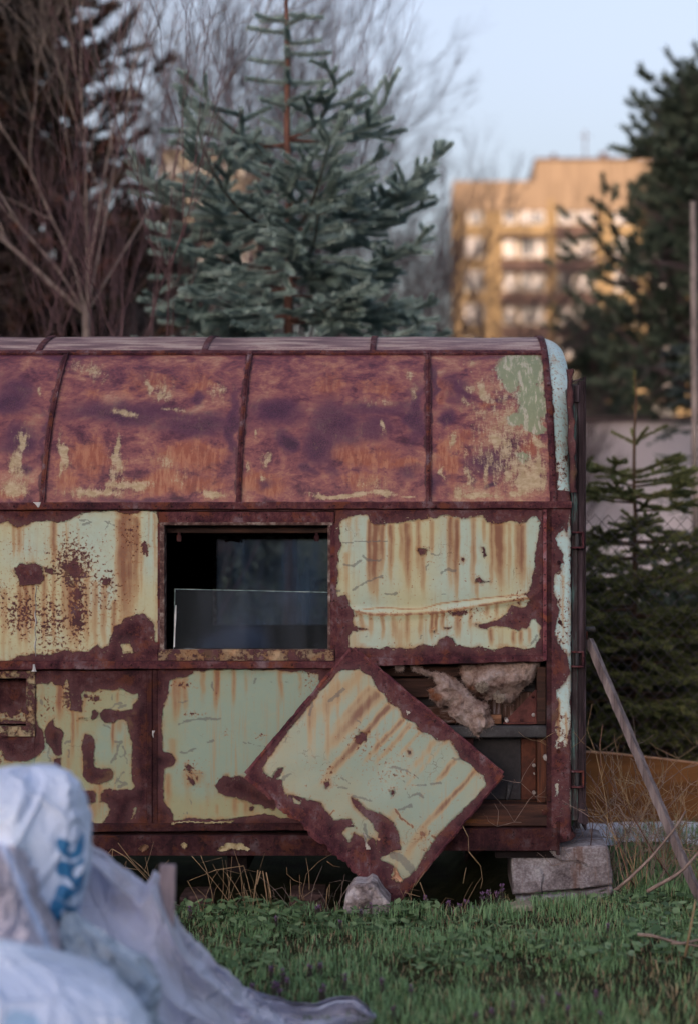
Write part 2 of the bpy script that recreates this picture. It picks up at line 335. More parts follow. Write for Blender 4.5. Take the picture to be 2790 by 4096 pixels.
def wear(P, add, sub=(), streaks=(), mk=(), sp=(), tn=None, ragged=9):
    """all wear maps for points P (photo pixels on the wall's plane)"""
    s = np.full(len(P), -1e6)
    for q in add: s = np.maximum(s, sdf(P, q))
    for q in sub: s = np.minimum(s, -sdf(P, q))
    s = s + (fbm(P[:, 0]/22, P[:, 1]/22, 4, 5)-.5)*ragged*2
    return {'sd': s*PM, 'st': strk(P, streaks) if callable(streaks) is False else streaks(P), 'mk': marks(P, mk), 'sp': blobs(P, sp) if len(sp) else np.zeros(len(P)),
            'tn': (tn(P) if tn else np.full(len(P), .5))}
def sheet(name, X0, Y0, X1, Y1, y, m, parent, res=5.0, relief=None, **kw):
    nx = max(2, int((X1-X0)/res)); ny = max(2, int((Y1-Y0)/res))
    gx, gy = np.meshgrid(np.linspace(X0, X1, nx+1), np.linspace(Y0, Y1, ny+1)); P = np.c_[gx.ravel(), gy.ravel()]
    at = wear(P, **kw)
    dy = (fbm(P[:, 0]/160, P[:, 1]/160, 3, 21)-.5)*.006
    if relief is not None: dy = dy+relief(P)
    ex = np.minimum.reduce([P[:, 0]-X0, X1-P[:, 0], P[:, 1]-Y0, Y1-P[:, 1]]); dy = dy*sm(ex, 0, 30)
    V = np.c_[(P[:, 0]-PX)/880, y+dy, EYE-(P[:, 1]-PY)/880]
    i = np.arange(nx)[None, :]+(np.arange(ny)*(nx+1))[:, None]; i = i.ravel()
    F = np.c_[i, i+nx+1, i+nx+2, i+1]
    # folded edges back into the wall give the sheet a thickness
    n0 = len(V); ring = list(range(0, nx+1))+[r*(nx+1)+nx for r in range(1, ny+1)]+[ny*(nx+1)+c for c in range(nx-1, -1, -1)]+[r*(nx+1) for r in range(ny-1, 0, -1)]
    Vb = V[ring].copy(); Vb[:, 1] = y+.012; V = np.r_[V, Vb]; k = len(ring)
    F2 = np.array([(ring[j], ring[(j+1) % k], n0+(j+1) % k, n0+j) for j in range(k)])
    for a in at: at[a] = np.r_[at[a], at[a][ring]]
    return mesh(name, V, np.r_[F, F2], m, parent, False, at)
def rivets(name, pts, m, parent, r=.0045, y=-.008):
    for X, Y in pts:
        b = MB(); c = W(X, Y); n = 7; v0 = len(b.V)
        for (rr, yy) in ((r, y+.006), (r*.9, y+.002), (r*.45, y)):
            for j in range(n): a = 6.283*j/n; b.V.append((c.x+rr*math.cos(a), yy, c.z+rr*math.sin(a)))
        for q in range(2):
            for j in range(n): b.F.append((v0+q*n+j, v0+q*n+(j+1) % n, v0+(q+1)*n+(j+1) % n, v0+(q+1)*n+j))
        b.F.append(tuple(v0+2*n+j for j in range(n)))
        b.build(name, m, parent)
XL = -1150.0          # the trailer runs on past the left edge of the picture
TR = empty('site_trailer', (W(600, 0).x, .9, .2), 'long rusty site trailer with barrel roof and peeling pale green paint on concrete blocks', 'trailer')
# ---- roof: barrel profile (depth, height)
prof_c = [(0, 1.745), (.03, 1.86), (.075, 1.97), (.14, 2.085), (.22, 2.195), (.32, 2.305), (.43, 2.41), (.57, 2.512), (.72, 2.575), (.90, 2.618), (1.10, 2.635), (1.30, 2.618), (1.55, 2.565), (1.75, 2.45), (1.92, 2.28), (2.05, 2.05), (2.12, 1.745)]
def spline(pts, n):
    pts = [Vector((*p, 0)) for p in pts]; out = []
    q = [pts[0]*2-pts[1]]+pts+[pts[-1]*2-pts[-2]]
    for i in range(1, len(q)-2):
        for k in range(n):
            t = k/n; a, b, c, d = q[i-1:i+3]
            out.append(.5*((2*b)+(c-a)*t+(2*a-5*b+4*c-d)*t*t+(3*b-a-3*c+d)*t**3))
    out.append(pts[-1]); return np.array([(p.x, p.y) for p in out])
prof = spline(prof_c, 24); dl = np.r_[0, np.cumsum(np.hypot(*np.diff(prof, axis=0).T))]
nrm = np.gradient(prof, axis=0); nrm = np.c_[nrm[:, 1], -nrm[:, 0]]; nrm /= np.linalg.norm(nrm, axis=1)[:, None]   # inward = (+y at the wall, -z at the top)
xe = (2281-PX)/880; RF = .085
S_TRIM = dl[np.argmin(abs(prof[:, 0]-.57)+(prof[:, 1] < 2)*9)]
xw = lambda X: (X-PX)/880
def roof_pts(xs, ss, off=0.0):
    py = np.interp(ss, dl, prof[:, 0]); pz = np.interp(ss, dl, prof[:, 1]); ny_ = np.interp(ss, dl, nrm[:, 0]); nz = np.interp(ss, dl, nrm[:, 1])
    t = np.clip(xs-(xe-RF), 0, RF); ins = RF-np.sqrt(np.maximum(RF*RF-t*t, 0)); ins = np.minimum(ins, RF*.995)
    fade = sm(ss, 0, .35)*.85+.15          # the corner is tight at the eave and rounder towards the top
    ins = ins*fade-off
    xs = xs+.036*np.clip((xs-xw(2222))/(xe-xw(2222)), 0, 1)*sm(ss, .1, .75)
    return np.c_[xs, py+ny_*ins, pz+nz*ins]
RP = ZA([(x, y) for x, y in [(0, 0)]])
def conv(z, lst):      # blobs given in a zoom's pixels
    o, s = {'A': ((0, 1300), 1.1307), 'B': ((1300, 1300), 1.319)}[z]
    return [(o[0]+a[0]/s, o[1]+a[1]/s, a[2]/s, a[3]/s, *a[4:]) for a in lst]
b_purple = conv('A', [(550, 400, 330, 60), (900, 450, 240, 60), (1290, 530, 62, 66, 1.3), (1250, 400, 180, 80), (1450, 540, 110, 110), (60, 330, 120, 120), (90, 520, 110, 90), (1060, 450, 40, 220), (600, 800, 160, 18), (130, 650, 60, 30), (880, 330, 40, 30), (660, 250, 25, 50, .6), (1400, 650, 50, 30), (1200, 730, 60, 40, .8), (200, 500, 30, 180, .8)]) + \
    conv('B', [(50, 530, 150, 150), (470, 480, 60, 200), (250, 540, 180, 100, .8), (690, 330, 110, 110, .8), (560, 300, 40, 130), (870, 720, 130, 80), (620, 480, 50, 70), (560, 850, 60, 90, .9), (900, 380, 90, 20), (770, 800, 20, 60), (865, 850, 25, 25, 1.2), (420, 780, 80, 60, .8), (900, 170, 220, 18, .7), (30, 760, 40, 60, .7)])
b_orange = conv('A', [(900, 600, 200, 90), (400, 600, 140, 120), (750, 720, 300, 50), (300, 720, 80, 60, .7), (1200, 720, 110, 60), (430, 300, 60, 60, .6), (700, 260, 150, 80, .8), (900, 250, 120, 60, .7), (1500, 260, 80, 120, .7), (60, 430, 100, 40, .5), (30, 760, 60, 40)]) + \
    conv('B', [(180, 700, 200, 90), (400, 740, 120, 60), (650, 700, 70, 140), (300, 330, 220, 60, .7), (1120, 620, 60, 90), (620, 340, 50, 60), (760, 600, 100, 80, .8), (150, 830, 180, 40, .7), (1100, 760, 60, 60, .8), (870, 420, 90, 40, .9)])
b_cream = conv('A', [(95, 520, 40, 50, .9), (70, 620, 35, 80), (50, 740, 70, 50), (300, 580, 24, 90), (280, 660, 16, 50), (540, 600, 32, 120, .95), (600, 725, 150, 24, .9), (440, 760, 170, 24), (960, 765, 70, 20), (730, 620, 60, 60, .6), (670, 270, 22, 50, .95), (740, 300, 60, 70, .75), (570, 395, 60, 18, .95), (770, 385, 60, 14, .8), (420, 215, 80, 46, .7), (1200, 630, 20, 60, .8), (1130, 650, 14, 50, .8), (1540, 775, 60, 14, 1.2), (1150, 500, 12, 18), (350, 200, 60, 30, .6), (1000, 300, 80, 60, .5), (180, 300, 14, 30, .8), (820, 700, 50, 60, .5), (1190, 700, 30, 16, .9)]) + \
    conv('B', [(90, 900, 170, 16, 1.25), (270, 895, 80, 16, 1.2), (420, 905, 50, 7), (720, 870, 40, 50), (800, 890, 120, 22, 1.1), (1080, 820, 100, 70, 1.15), (1120, 740, 60, 80), (1000, 890, 70, 24, 1.1), (950, 780, 50, 50, .8), (1130, 610, 40, 30, 1.1), (900, 590, 50, 50, .9), (840, 350, 30, 70, .9), (780, 330, 60, 30, .7), (960, 210, 40, 50, .9), (760, 210, 60, 20, .6), (660, 600, 20, 50), (620, 780, 18, 40), (330, 540, 12, 50, .8), (300, 400, 120, 24, .5), (430, 270, 20, 20, .8), (460, 340, 24, 50, .6), (730, 400, 16, 30, .9), (740, 800, 24, 90, .8), (250, 850, 120, 60, .5)])
b_green = conv('B', [(1000, 200, 100, 40, .9), (930, 250, 60, 60, .7), (1060, 230, 110, 90, 1.2), (1090, 420, 80, 130, 1.1), (970, 300, 60, 60, .8), (1110, 540, 60, 30), (1000, 500, 50, 40, .8), (1050, 700, 60, 40, .5)])
def roof_sheet(name, xa, xb, sa, sb, m, off=0.0, res=.0065, end=False, parent=TR):
    nx = max(2, int((xb-xa)/res)); ns = max(2, int((sb-sa)/res))
    gx, gs = np.meshgrid(np.linspace(xa, xb, nx+1), np.linspace(sa, sb, ns+1)); xs = gx.ravel(); ss = gs.ravel()
    o = off+(fbm(xs*3.1, ss*3.3, 3, 40)-.5)*.010*(0 if end else 1)*sm(np.minimum.reduce([xs-xa, xb-xs, ss-sa, sb-ss]), 0, .05)
    V = roof_pts(xs, ss, o)
    X = PX+V[:, 0]*FPX/(8+V[:, 1]); Y = PY-(V[:, 2]-EYE)*FPX/(8+V[:, 1]); P = np.c_[X, Y]
    edge = 1-sm(np.minimum(xs-xa, xb-xs)*880+(fbm(xs*30, ss*30, 3, 9)-.5)*26, 5, 24); edge = np.maximum(edge, 1-sm(ss-sa+(fbm(xs*20, ss*20, 3, 12)-.5)*.05, .015, .05))
    at = {'rp': blobs(P, b_purple+[(700, 1660, 330, 34, .8), (1500, 1640, 260, 40, .8), (300, 1420, 500, 12, .8)], 44, 1), 'ro': blobs(P, b_orange, 60, 2), 'rc': np.maximum(blobs(P, b_cream, 34, 3), .62*blobs(P, conv('B', [(950, 600, 260, 420), (1080, 350, 130, 260, 1.2), (1060, 760, 130, 160, 1.2)]), 50, 6)), 'rg': 1.35*blobs(P, b_green, 30, 4), 're': edge}
    if end:
        s = sm(xs, xa+.012, xa+.045)*44-14+(fbm(xs*26, ss*9, 5, 15)-.5)*90+sm(ss, .35, .6)*20-6
        s = np.where(ss < .10, s-40, s)
        at = {'sd': s*PM, 'st': np.zeros(len(xs)), 'mk': np.zeros(len(xs)), 'sp': np.full(len(xs), .35), 'tn': np.full(len(xs), .6)}
    i = (np.arange(nx)[None, :]+(np.arange(ns)*(nx+1))[:, None]).ravel()
    return mesh(name, V, np.c_[i, i+1, i+nx+2, i+nx+1], m, parent, True, at)
xw = lambda X: (X-PX)/880
S_END = dl[-1]
seams = [xw(XL), xw(-560), xw(167), xw(952), xw(1710), xw(2212)]
for a, b in zip(seams[:-1], seams[1:]):
    roof_sheet('roof_sheet', a, b, .0, S_TRIM, M_roof, res=.0065 if b > xw(0) else .03)
tops = [xw(XL), xw(-660), xw(45), xw(757), xw(1476), xw(2212)]
for a, b in zip(tops[:-1], tops[1:]):
    roof_sheet('roof_top_sheet', a, b, S_TRIM, S_END, M_top, off=.004, res=.02)
roof_sheet('roof_end_cap', xw(2205), xe-.0004, 0, S_END, M_cap, off=.002, res=.004, end=True)
def batten(name, x, w_, sa, sb, h=.010, m=M_rust, wob=0):
    ss = np.linspace(sa, sb, 90); V = []; k = [(-w_/2, .0), (-w_/2, h), (w_/2, h), (w_/2, .0)]
    for dx, o in k: V.append(roof_pts(np.full(90, x+dx), ss, np.full(90, o)+((fbm(ss*30, ss*0+dx*9, 3, 60)-.5)*wob)))
    V = np.stack(V, 1).reshape(-1, 3); F = [(i*4+j, i*4+j+1, i*4+j+5, i*4+j+4) for i in range(89) for j in range(3)]+[(0, 3, 2, 1)]
    return mesh(name, V, np.array(F[:-1]), m, TR)
for s_ in seams[1:-1]: batten('roof_seam', s_, .018, .0, S_TRIM); batten('roof_seam_lip', s_+.011, .005, .0, S_TRIM, .017)
for s_ in tops[1:-1]: batten('roof_top_seam', s_, .030, S_TRIM, S_END, .012)
batten('roof_end_band', xw(2211), .030, .0, S_END, .013, wob=.004)
for k in range(13):
    s_ = .06+k*.105; p = roof_pts(np.array([xw(2213)]), np.array([s_]), .016)[0]
    if s_ < 1.2:
        b = MB(); nn = roof_pts(np.array([xw(2213)]), np.array([s_]), .020)[0]
        b.tube([tuple(p), tuple(nn)], [.006, .003], 7); b.build('rivet', M_rustd, TR)
# long trim at the top break
b = MB(); n = 80
for i in range(n):
    xa, xb = seams[0]+(seams[-1]-seams[0])*i/n, seams[0]+(seams[-1]-seams[0])*(i+1)/n
    q = [roof_pts(np.array([x_]), np.array([S_TRIM+ds]), o)[0] for x_, o_ in ((xa, 0), (xb, 0)) for ds, o in ((-.022, .003), (-.020, .013), (.008, .015), (.012, .006))]
    v0 = len(b.V); b.V += [tuple(p) for p in q]
    b.F += [(v0+j, v0+j+1, v0+5+j, v0+4+j) for j in range(3)]
b.build('roof_trim', M_rust, TR)
# eave rail: sagging dark angle
def rail(name, X0, X1, y0f, y1f, ya, yb, m=M_rust, n=60, wob=2.5):
    V = []; 
    for i in range(n+1):
        X = X0+(X1-X0)*i/n; k = (math.sin(X*.021)+math.sin(X*.053+1))*wob*.4
        a, c = W(X, y0f(X)+k*.4), W(X, y1f(X)+k)
        V += [(a.x, yb, a.z), (a.x, ya+.004, a.z), (a.x, ya, a.z-.004), (c.x, ya, c.z+.003), (c.x, ya+.004, c.z), (c.x, yb, c.z)]
    F = [(i*6+j, i*6+j+1, i*6+6+j+1, i*6+6+j) for i in range(n) for j in range(5)]
    F += [tuple(range(6)), tuple(n*6+j for j in range(5, -1, -1))]
    return mesh(name, V, F, m, TR)
lin = lambda x0, v0, x1, v1: (lambda X: v0+(v1-v0)*(X-x0)/(x1-x0))
rail('eave_rail', XL, 2283, lin(0, 2010, 2280, 2005), lin(0, 2040, 2280, 2034), -.022, .03)
# ---- wall sheets
Zc = ZA([(-60, 900), (40, 890), (60, 905), (90, 912), (130, 900), (200, 888), (300, 888), (330, 870), (360, 862), (385, 845), (520, 838), (540, 850), (620, 850), (640, 838), (712, 838), (720, 900), (716, 1200), (722, 1430), (703, 1435), (695, 1350), (660, 1312), (620, 1310), (560, 1328), (520, 1370), (500, 1440), (470, 1470), (440, 1450), (400, 1482), (340, 1480), (290, 1470), (250, 1482), (230, 1496), (140, 1490), (80, 1500), (50, 1522), (-60, 1510)])
lu = sheet('wall_sheet', -60, 2040, 634, 2645, -.002, M_paint, TR, add=[Zc, ZA([(550, 1450), (590, 1440), (600, 1480), (560, 1485)])],
    sub=[ZA([(65, 1100), (90, 1080), (160, 1080), (195, 1100), (195, 1140), (180, 1170), (90, 1172)]), ZA([(285, 1110), (300, 1085), (345, 1085), (350, 1110), (390, 1120), (340, 1135)]), ZA([(200, 1100), (240, 1098), (240, 1125), (205, 1120)]), ZA([(312, 1160), (330, 1160), (332, 1180), (316, 1180)]), ZA([(345, 1195), (360, 1200), (362, 1230), (348, 1225)]), ZA([(345, 1305), (360, 1310), (358, 1350), (345, 1340)]), ZA([(650, 990), (668, 992), (664, 1030), (652, 1028)]), ZA([(472, 1155), (490, 1155), (486, 1172), (470, 1168)])],
    streaks=[(X/1.1307, w_/1.1307, 1300+a/1.1307, 1300+b_/1.1307, k) for X, w_, a, b_, k in [(560, 26, 850, 1600, .85), (590, 20, 850, 1500, .8), (615, 14, 870, 1350, .75), (540, 14, 880, 1300, .6), (245, 14, 890, 1150, .75), (85, 12, 900, 1100, .7), (60, 8, 900, 1100, .5), (120, 14, 1170, 1560, .85), (90, 12, 1170, 1530, .7), (150, 10, 1170, 1500, .65), (320, 18, 1180, 1560, .85), (345, 12, 1100, 1540, .8), (290, 12, 1120, 1500, .6), (390, 16, 1130, 1560, .6), (430, 12, 1160, 1560, .55), (470, 14, 1170, 1560, .6), (20, 16, 1190, 1540, .5), (200, 14, 1130, 1560, .55), (245, 10, 1130, 1560, .6), (515, 12, 1250, 1500, .7), (640, 8, 1000, 1300, .4), (700, 8, 850, 1200, .4), (355, 6, 890, 1080, .3), (300, 6, 890, 1050, .3)]],
    mk=[(ZA([(360, 880), (415, 890)]), 10), (ZA([(370, 905), (410, 895)]), 8), (ZA([(475, 890), (515, 905)]), 8), (ZA([(480, 920), (500, 880)]), 6)],
    sp=conv('A', [(330, 1080, 120, 130, 1), (350, 1280, 60, 180, 1.1), (100, 1300, 110, 130, .9), (230, 1330, 120, 170, .8), (480, 1200, 120, 160, .6), (590, 960, 60, 120, .7), (655, 1010, 20, 40), (60, 1000, 100, 60, .4), (450, 980, 60, 50, .4), (130, 930, 100, 30, .2), (0, 1250, 60, 160, .6)]),
    tn=lambda P: .35+.45*blobs(P, conv('A', [(400, 960, 160, 130), (470, 1180, 60, 200, .8), (680, 1000, 40, 200, .8), (150, 1000, 100, 100, .5)])))
sheet('wall_sheet', XL, 2040, -64, 2645, -.002, M_paint, TR, res=40, add=[[(XL+30, 2100), (-110, 2080), (-90, 2560), (XL+40, 2570)]], ragged=30)
# white paint drip on the left sheet
drp = []
for y_ in range(0, 40):
    Yd = 2340+y_*7.3; drp.append((144+(2.2*math.sin(y_*.7))-y_*.05, Yd))
def drip(pts, wf, name='paint_drip', y=-.0245):
    V = []; 
    for i, (X, Y) in enumerate(pts):
        w2 = wf(i/(len(pts)-1))
        for s_ in (-1, 0, 1): p = W(X+s_*w2, Y); V.append((p.x, y+(.0045 if s_ else 0), p.z))
    F = [(i*3+j, i*3+j+1, i*3+j+4, i*3+j+3) for i in range(len(pts)-1) for j in range(2)]
    return mesh(name, V, F, M_white, TR)
drip(drp, lambda t: 1.2+2.2*max(0, math.sin(t*17))*(t > .25), y=-.0105)
drip([(141, 2655), (142, 2668), (142, 2680), (141, 2684)], lambda t: 4+8*t*t, y=-.034)
drip([(152, 2009), (155, 2014), (157, 2022), (158, 2030)], lambda t: 14*(1-t)+2, y=-.030)
B_outer = ZB([(75, 1050), (95, 1020), (150, 1010), (205, 995), (225, 1000), (235, 1040), (270, 1050), (310, 1055), (345, 1045), (410, 1040), (440, 1030), (500, 1025), (600, 1005), (640, 1003), (660, 1010), (740, 1020), (800, 1005), (830, 1003), (850, 1030), (880, 1045), (1000, 1035), (1020, 1050), (1060, 1040), (1085, 1020), (1110, 1015), (1130, 1040), (1128, 1080), (1115, 1180), (1105, 1230), (1110, 1280), (1090, 1330), (1085, 1410), (1040, 1418), (1065, 1430), (1080, 1450), (1060, 1495), (1010, 1490), (980, 1485), (970, 1515), (900, 1560), (830, 1575), (810, 1590), (850, 1600), (900, 1590), (960, 1590), (1010, 1605), (1060, 1600), (1085, 1560), (1105, 1555), (1130, 1590), (1130, 1640), (1110, 1700), (1060, 1710), (960, 1700), (880, 1705), (740, 1700), (690, 1690), (670, 1650), (640, 1640), (600, 1660), (590, 1690), (500, 1690), (440, 1710), (330, 1700), (260, 1710), (190, 1700), (150, 1710), (120, 1700), (125, 1640), (140, 1610), (220, 1605), (150, 1590), (145, 1560), (160, 1520), (130, 1480), (105, 1425), (85, 1430), (60, 1440), (60, 1380), (75, 1350), (65, 1280), (70, 1200), (85, 1160), (75, 1110)])
crease = ZB([(160, 1512), (250, 1527), (400, 1527), (600, 1515), (700, 1500), (800, 1482), (930, 1462), (1080, 1440)])
crack = ZB([(200, 1500), (320, 1490), (420, 1500), (520, 1495), (600, 1470), (720, 1455), (850, 1440), (1000, 1425), (1080, 1420)])
B_st = [(X, w_, a, b_, k) for X, w_, a, b_, k in [(230, 14, 1030, 1500, .8), (262, 22, 1040, 1560, .95), (300, 14, 1050, 1400, .85), (345, 16, 1050, 1450, .75), (430, 22, 1040, 1500, .85), (400, 12, 1045, 1300, .6), (490, 14, 1030, 1420, .6), (515, 12, 1195, 1500, .7), (560, 12, 1030, 1300, .6), (655, 14, 1010, 1500, .75), (690, 16, 1020, 1560, .85), (780, 16, 1010, 1520, .7), (835, 10, 1030, 1200, .5), (875, 10, 1040, 1480, .7), (920, 26, 1040, 1520, .85), (905, 14, 1040, 1400, .7), (970, 10, 1040, 1450, .4), (1035, 22, 1050, 1480, .85), (1010, 14, 1050, 1400, .5), (130, 10, 1020, 1300, .35), (165, 14, 1010, 1250, .25), (110, 16, 1200, 1500, .35), (800, 9, 1350, 1480, .6), (190, 12, 1520, 1640, .6), (240, 14, 1520, 1680, .5), (300, 10, 1520, 1700, .7), (360, 12, 1530, 1700, .6), (430, 12, 1525, 1700, .6), (500, 12, 1520, 1700, .55), (560, 10, 1515, 1700, .7), (585, 8, 1515, 1660, .8), (620, 10, 1510, 1640, .7), (700, 20, 1510, 1700, .7), (760, 12, 1500, 1640, .5), (870, 14, 1600, 1720, .8), (850, 12, 1480, 1560, .7), (900, 10, 1470, 1560, .6), (990, 12, 1610, 1720, .8), (1030, 12, 1610, 1720, .8), (1075, 10, 1600, 1720, .7), (150, 60, 1560, 1900, .25), (400, 60, 1560, 1900, .25)]]
def bpanel_relief(P):
    d = segd(P, crease); return -.010*np.exp(-(d/16)**2)+.006*np.exp(-((P[:, 1]-2430)/40.)**2)
def crease_st(P):
    s = strk(P, [(1300+x/1.319, w_/1.319, 1300+a/1.319, 1300+b_/1.319, k) for x, w_, a, b_, k in B_st])
    g = np.exp(-(segd(P, crease)/5)**2)*1.2*(fbm(P[:, 0]/14, P[:, 1]/5, 3, 8)*1.3)+np.exp(-(segd(P, crack)/2.5)**2)*.8
    return np.clip(s+g, 0, 1)
sheet('wall_sheet', 1340, 2040, 2168, 2632, -.010, M_paint, TR, add=[B_outer], streaks=crease_st, relief=bpanel_relief,
    sub=[ZB([(490, 1185), (520, 1175), (538, 1185), (528, 1210), (508, 1212)]), ZB([(826, 1175), (838, 1170), (845, 1215), (832, 1222)]), ZB([(785, 1335), (815, 1330), (840, 1345), (865, 1352), (820, 1365), (790, 1358)]), ZB([(718, 1232), (726, 1229), (733, 1236), (724, 1242)]), ZB([(625, 1658), (645, 1648), (660, 1662), (645, 1678)]), ZB([(565, 1612), (580, 1612), (576, 1624)]), ZB([(1015, 1452), (1030, 1454), (1026, 1468)]), ZB([(620, 1595), (665, 1595), (650, 1607), (625, 1605)]), ZB([(670, 1520), (735, 1515), (700, 1532)]), ZB([(780, 1580), (795, 1578), (790, 1592)])],
    mk=[(ZB([(200, 1215), (215, 1235), (245, 1246), (290, 1238)]), 15), (ZB([(100, 1265), (150, 1270), (188, 1245)]), 13), (ZB([(150, 1400), (180, 1375), (230, 1350), (300, 1325)]), 12), (ZB([(610, 1305), (640, 1290), (683, 1297)]), 14), (ZB([(315, 1420), (345, 1425), (375, 1413)]), 13), (ZB([(90, 1150), (150, 1145), (330, 1138)]), 6), (ZB([(532, 1290), (540, 1258)]), 8), (ZB([(560, 1210), (620, 1212)]), 5), (ZB([(500, 1655), (512, 1638)]), 9), (ZB([(212, 1652), (222, 1640)]), 7), (ZB([(1090, 1680), (1110, 1640)]), 12), (ZB([(60, 1400), (80, 1395)]), 10), (ZB([(610, 1415), (640, 1417)]), 4), (ZB([(780, 1350), (900, 1353)]), 3)],
    sp=conv('B', [(700, 1520, 200, 40, .55), (1000, 1440, 80, 40, .5), (400, 1300, 300, 200, .12), (300, 1530, 160, 30, .4), (620, 1240, 160, 120, .15)]),
    tn=lambda P: .45+.35*np.sin(P[:, 0]/55.)*.5+.3*blobs(P, conv('B', [(740, 1250, 160, 200), (180, 1100, 60, 80), (700, 1660, 300, 60), (1100, 1100, 30, 80)])))
# trims round the sheets and the window
def strip(name, X0, Y0, X1, Y1, ya, yb, m=M_rust, bev=.0015): return MB().pbox(X0, Y0, X1, Y1, ya, yb).build(name, m, TR, bevel=bev)
strip('window_head_trim', 636, 2047, 1337, 2090, -.012, .02)
strip('window_sill_trim', 636, 2598, 1337, 2642, -.016, .02, M_paint_l and mk_painted('sill_paint', cream=(.40, .30, .20), blue=(.34, .26, .22), edge=.03))
strip('upright_trim', 1320, 2092, 1341, 2597, -.009, .02)
strip('upright_trim', 632, 2092, 646, 2597, -.009, .02)
rail('belt_rail', XL, 1340, lin(0, 2643, 1340, 2644), lin(0, 2678, 1340, 2672), -.024, .03)
rail('belt_rail', 1341, 2169, lin(1340, 2632, 2170, 2618), lin(1340, 2668, 2170, 2645), -.020, .03)
strip('edge_strip', 2169, 2038, 2184, 2643, -.014, .02, mk_rust('orange_rust', 2.0))
strip('edge_strip', 2184, 2038, 2203, 3330, -.006, .03, M_rustd)
rivets('rivet', [(2176, 2050+k*62) for k in range(10)], M_rustd, TR, .0042, -.020)
rivets('rivet', [(1400+k*108, 2650-k*3) for k in range(7)], M_rustd, TR, .0045, -.026)
rivets('rivet', [(50+k*160, 2660) for k in range(8)], M_rustd, TR, .005, -.030)
rivets('rivet', [(60+k*210, 2026) for k in range(11)], M_rustd, TR, .005, -.028)
# corner post
P_paint = [(2255, 2118), (2266, 2140), (2272, 2058), (2279, 2060), (2283, 2300), (2284, 2590)]+ZF([(1447, 80), (1445, 340), (1425, 440), (1440, 600), (1420, 700), (1410, 830), (1320, 832), (1305, 720), (1300, 650), (1325, 540), (1325, 440), (1310, 400), (1310, 330), (1340, 325), (1390, 260), (1430, 190), (1415, 120), (1405, 40)])+[(2240, 2590), (2222, 2560), (2218, 2530), (2236, 2440), (2210, 2362), (2216, 2295), (2240, 2280), (2248, 2216), (2226, 2180), (2220, 2150)]
nxp = 20
def post_sheet():
    Y0, Y1 = 2036, 3360; X0, X1 = 2203, 2284; nx, ny = 22, 260
    gx, gy = np.meshgrid(np.linspace(X0, X1, nx+1), np.linspace(Y0, Y1, ny+1)); P = np.c_[gx.ravel(), gy.ravel()]
    at = wear(P, add=[P_paint, ZF([(1302, 1130), (1335, 1115), (1338, 1200), (1318, 1250), (1305, 1210)]), ZF([(1440, 660), (1458, 680), (1458, 1000), (1442, 960)]), ZF([(1438, 1180), (1462, 1170), (1466, 1400), (1440, 1370), (1425, 1300)]), ZF([(1365, 1360), (1390, 1355), (1385, 1375)]), ZF([(1385, 1300), (1395, 1290), (1400, 1330)])],
        sub=[ZF([(1315, 100), (1400, 90), (1420, 180), (1390, 250), (1330, 260), (1305, 180)]), [(2215, 2245), (2240, 2230), (2252, 2250), (2240, 2275), (2215, 2270)]],
        streaks=[(2230, 8, 2800, 3000, .8), (2250, 6, 2300, 2700, .3), (2262, 5, 2850, 3000, .6)], sp=[(2250, 2480, 30, 200, .5), (2240, 2960, 40, 120, .7), (2250, 3200, 40, 160, .2)], tn=lambda P: .75-.5*sm(P[:, 1], 2750, 2950), ragged=7)
    x = (P[:, 0]-PX)/880; ex = xw(2284); rr = .022; t = np.clip(x-(ex-rr), 0, rr); y = -.008+rr-np.sqrt(np.maximum(rr*rr-t*t, 0))
    cut = sm(P[:, 1], 3320, 3360)*sm(fbm(P[:, 0]/9, P[:, 1]/200, 3, 4), .4, .6)*.02
    V = np.c_[x, y, EYE-(P[:, 1]-PY)/880+cut]
    i = (np.arange(nx)[None, :]+(np.arange(ny)*(nx+1))[:, None]).ravel()
    return mesh('corner_post', V, np.c_[i, i+nx+1, i+nx+2, i+1], M_post, TR, True, at)
post_sheet()
rivets('rivet', [(2232, 2310-60), (2236, 2488), (2230, 3005)], M_rustd, TR, .010, -.020)
# end wall behind the post and the roof's end face
b = MB(); b.box(xw(2262), xw(2284), .016, 2.10, .265, 1.745); b.build('end_wall', M_rustd, TR)
yz = [(float(p[0]), float(p[1])) for p in prof[::8]]
b = MB(); b.poly([(xe-.03, y_*.92+.08, 1.74+(z_-1.74)*.93) for y_, z_ in yz], (.012, 0, 0)); b.build('end_gable', M_rustd, TR)
b = MB(); b.poly([(xw(XL), y_, z_) for y_, z_ in yz]+[(xw(XL), 2.12, .3), (xw(XL), 0, .3)], (-.02, 0, 0)); b.build('end_wall', M_rust, TR)
# back wall with the far window opening (seen through the front window), floor, inner lining
def Wb(X, Y, d): p = W(X, Y, d); return p
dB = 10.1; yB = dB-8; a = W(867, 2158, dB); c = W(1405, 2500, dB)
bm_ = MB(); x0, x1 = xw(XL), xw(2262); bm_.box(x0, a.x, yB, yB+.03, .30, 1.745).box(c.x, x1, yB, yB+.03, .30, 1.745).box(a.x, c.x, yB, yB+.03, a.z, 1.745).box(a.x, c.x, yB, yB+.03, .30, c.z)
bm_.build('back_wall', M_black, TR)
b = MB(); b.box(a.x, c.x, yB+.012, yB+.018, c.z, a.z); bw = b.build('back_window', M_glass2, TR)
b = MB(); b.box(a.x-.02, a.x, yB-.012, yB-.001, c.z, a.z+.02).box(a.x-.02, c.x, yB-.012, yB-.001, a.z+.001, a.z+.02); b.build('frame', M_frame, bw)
MB().box(x0, xw(2259), .09, yB-.002, .30, .34).build('floor', M_black, TR)
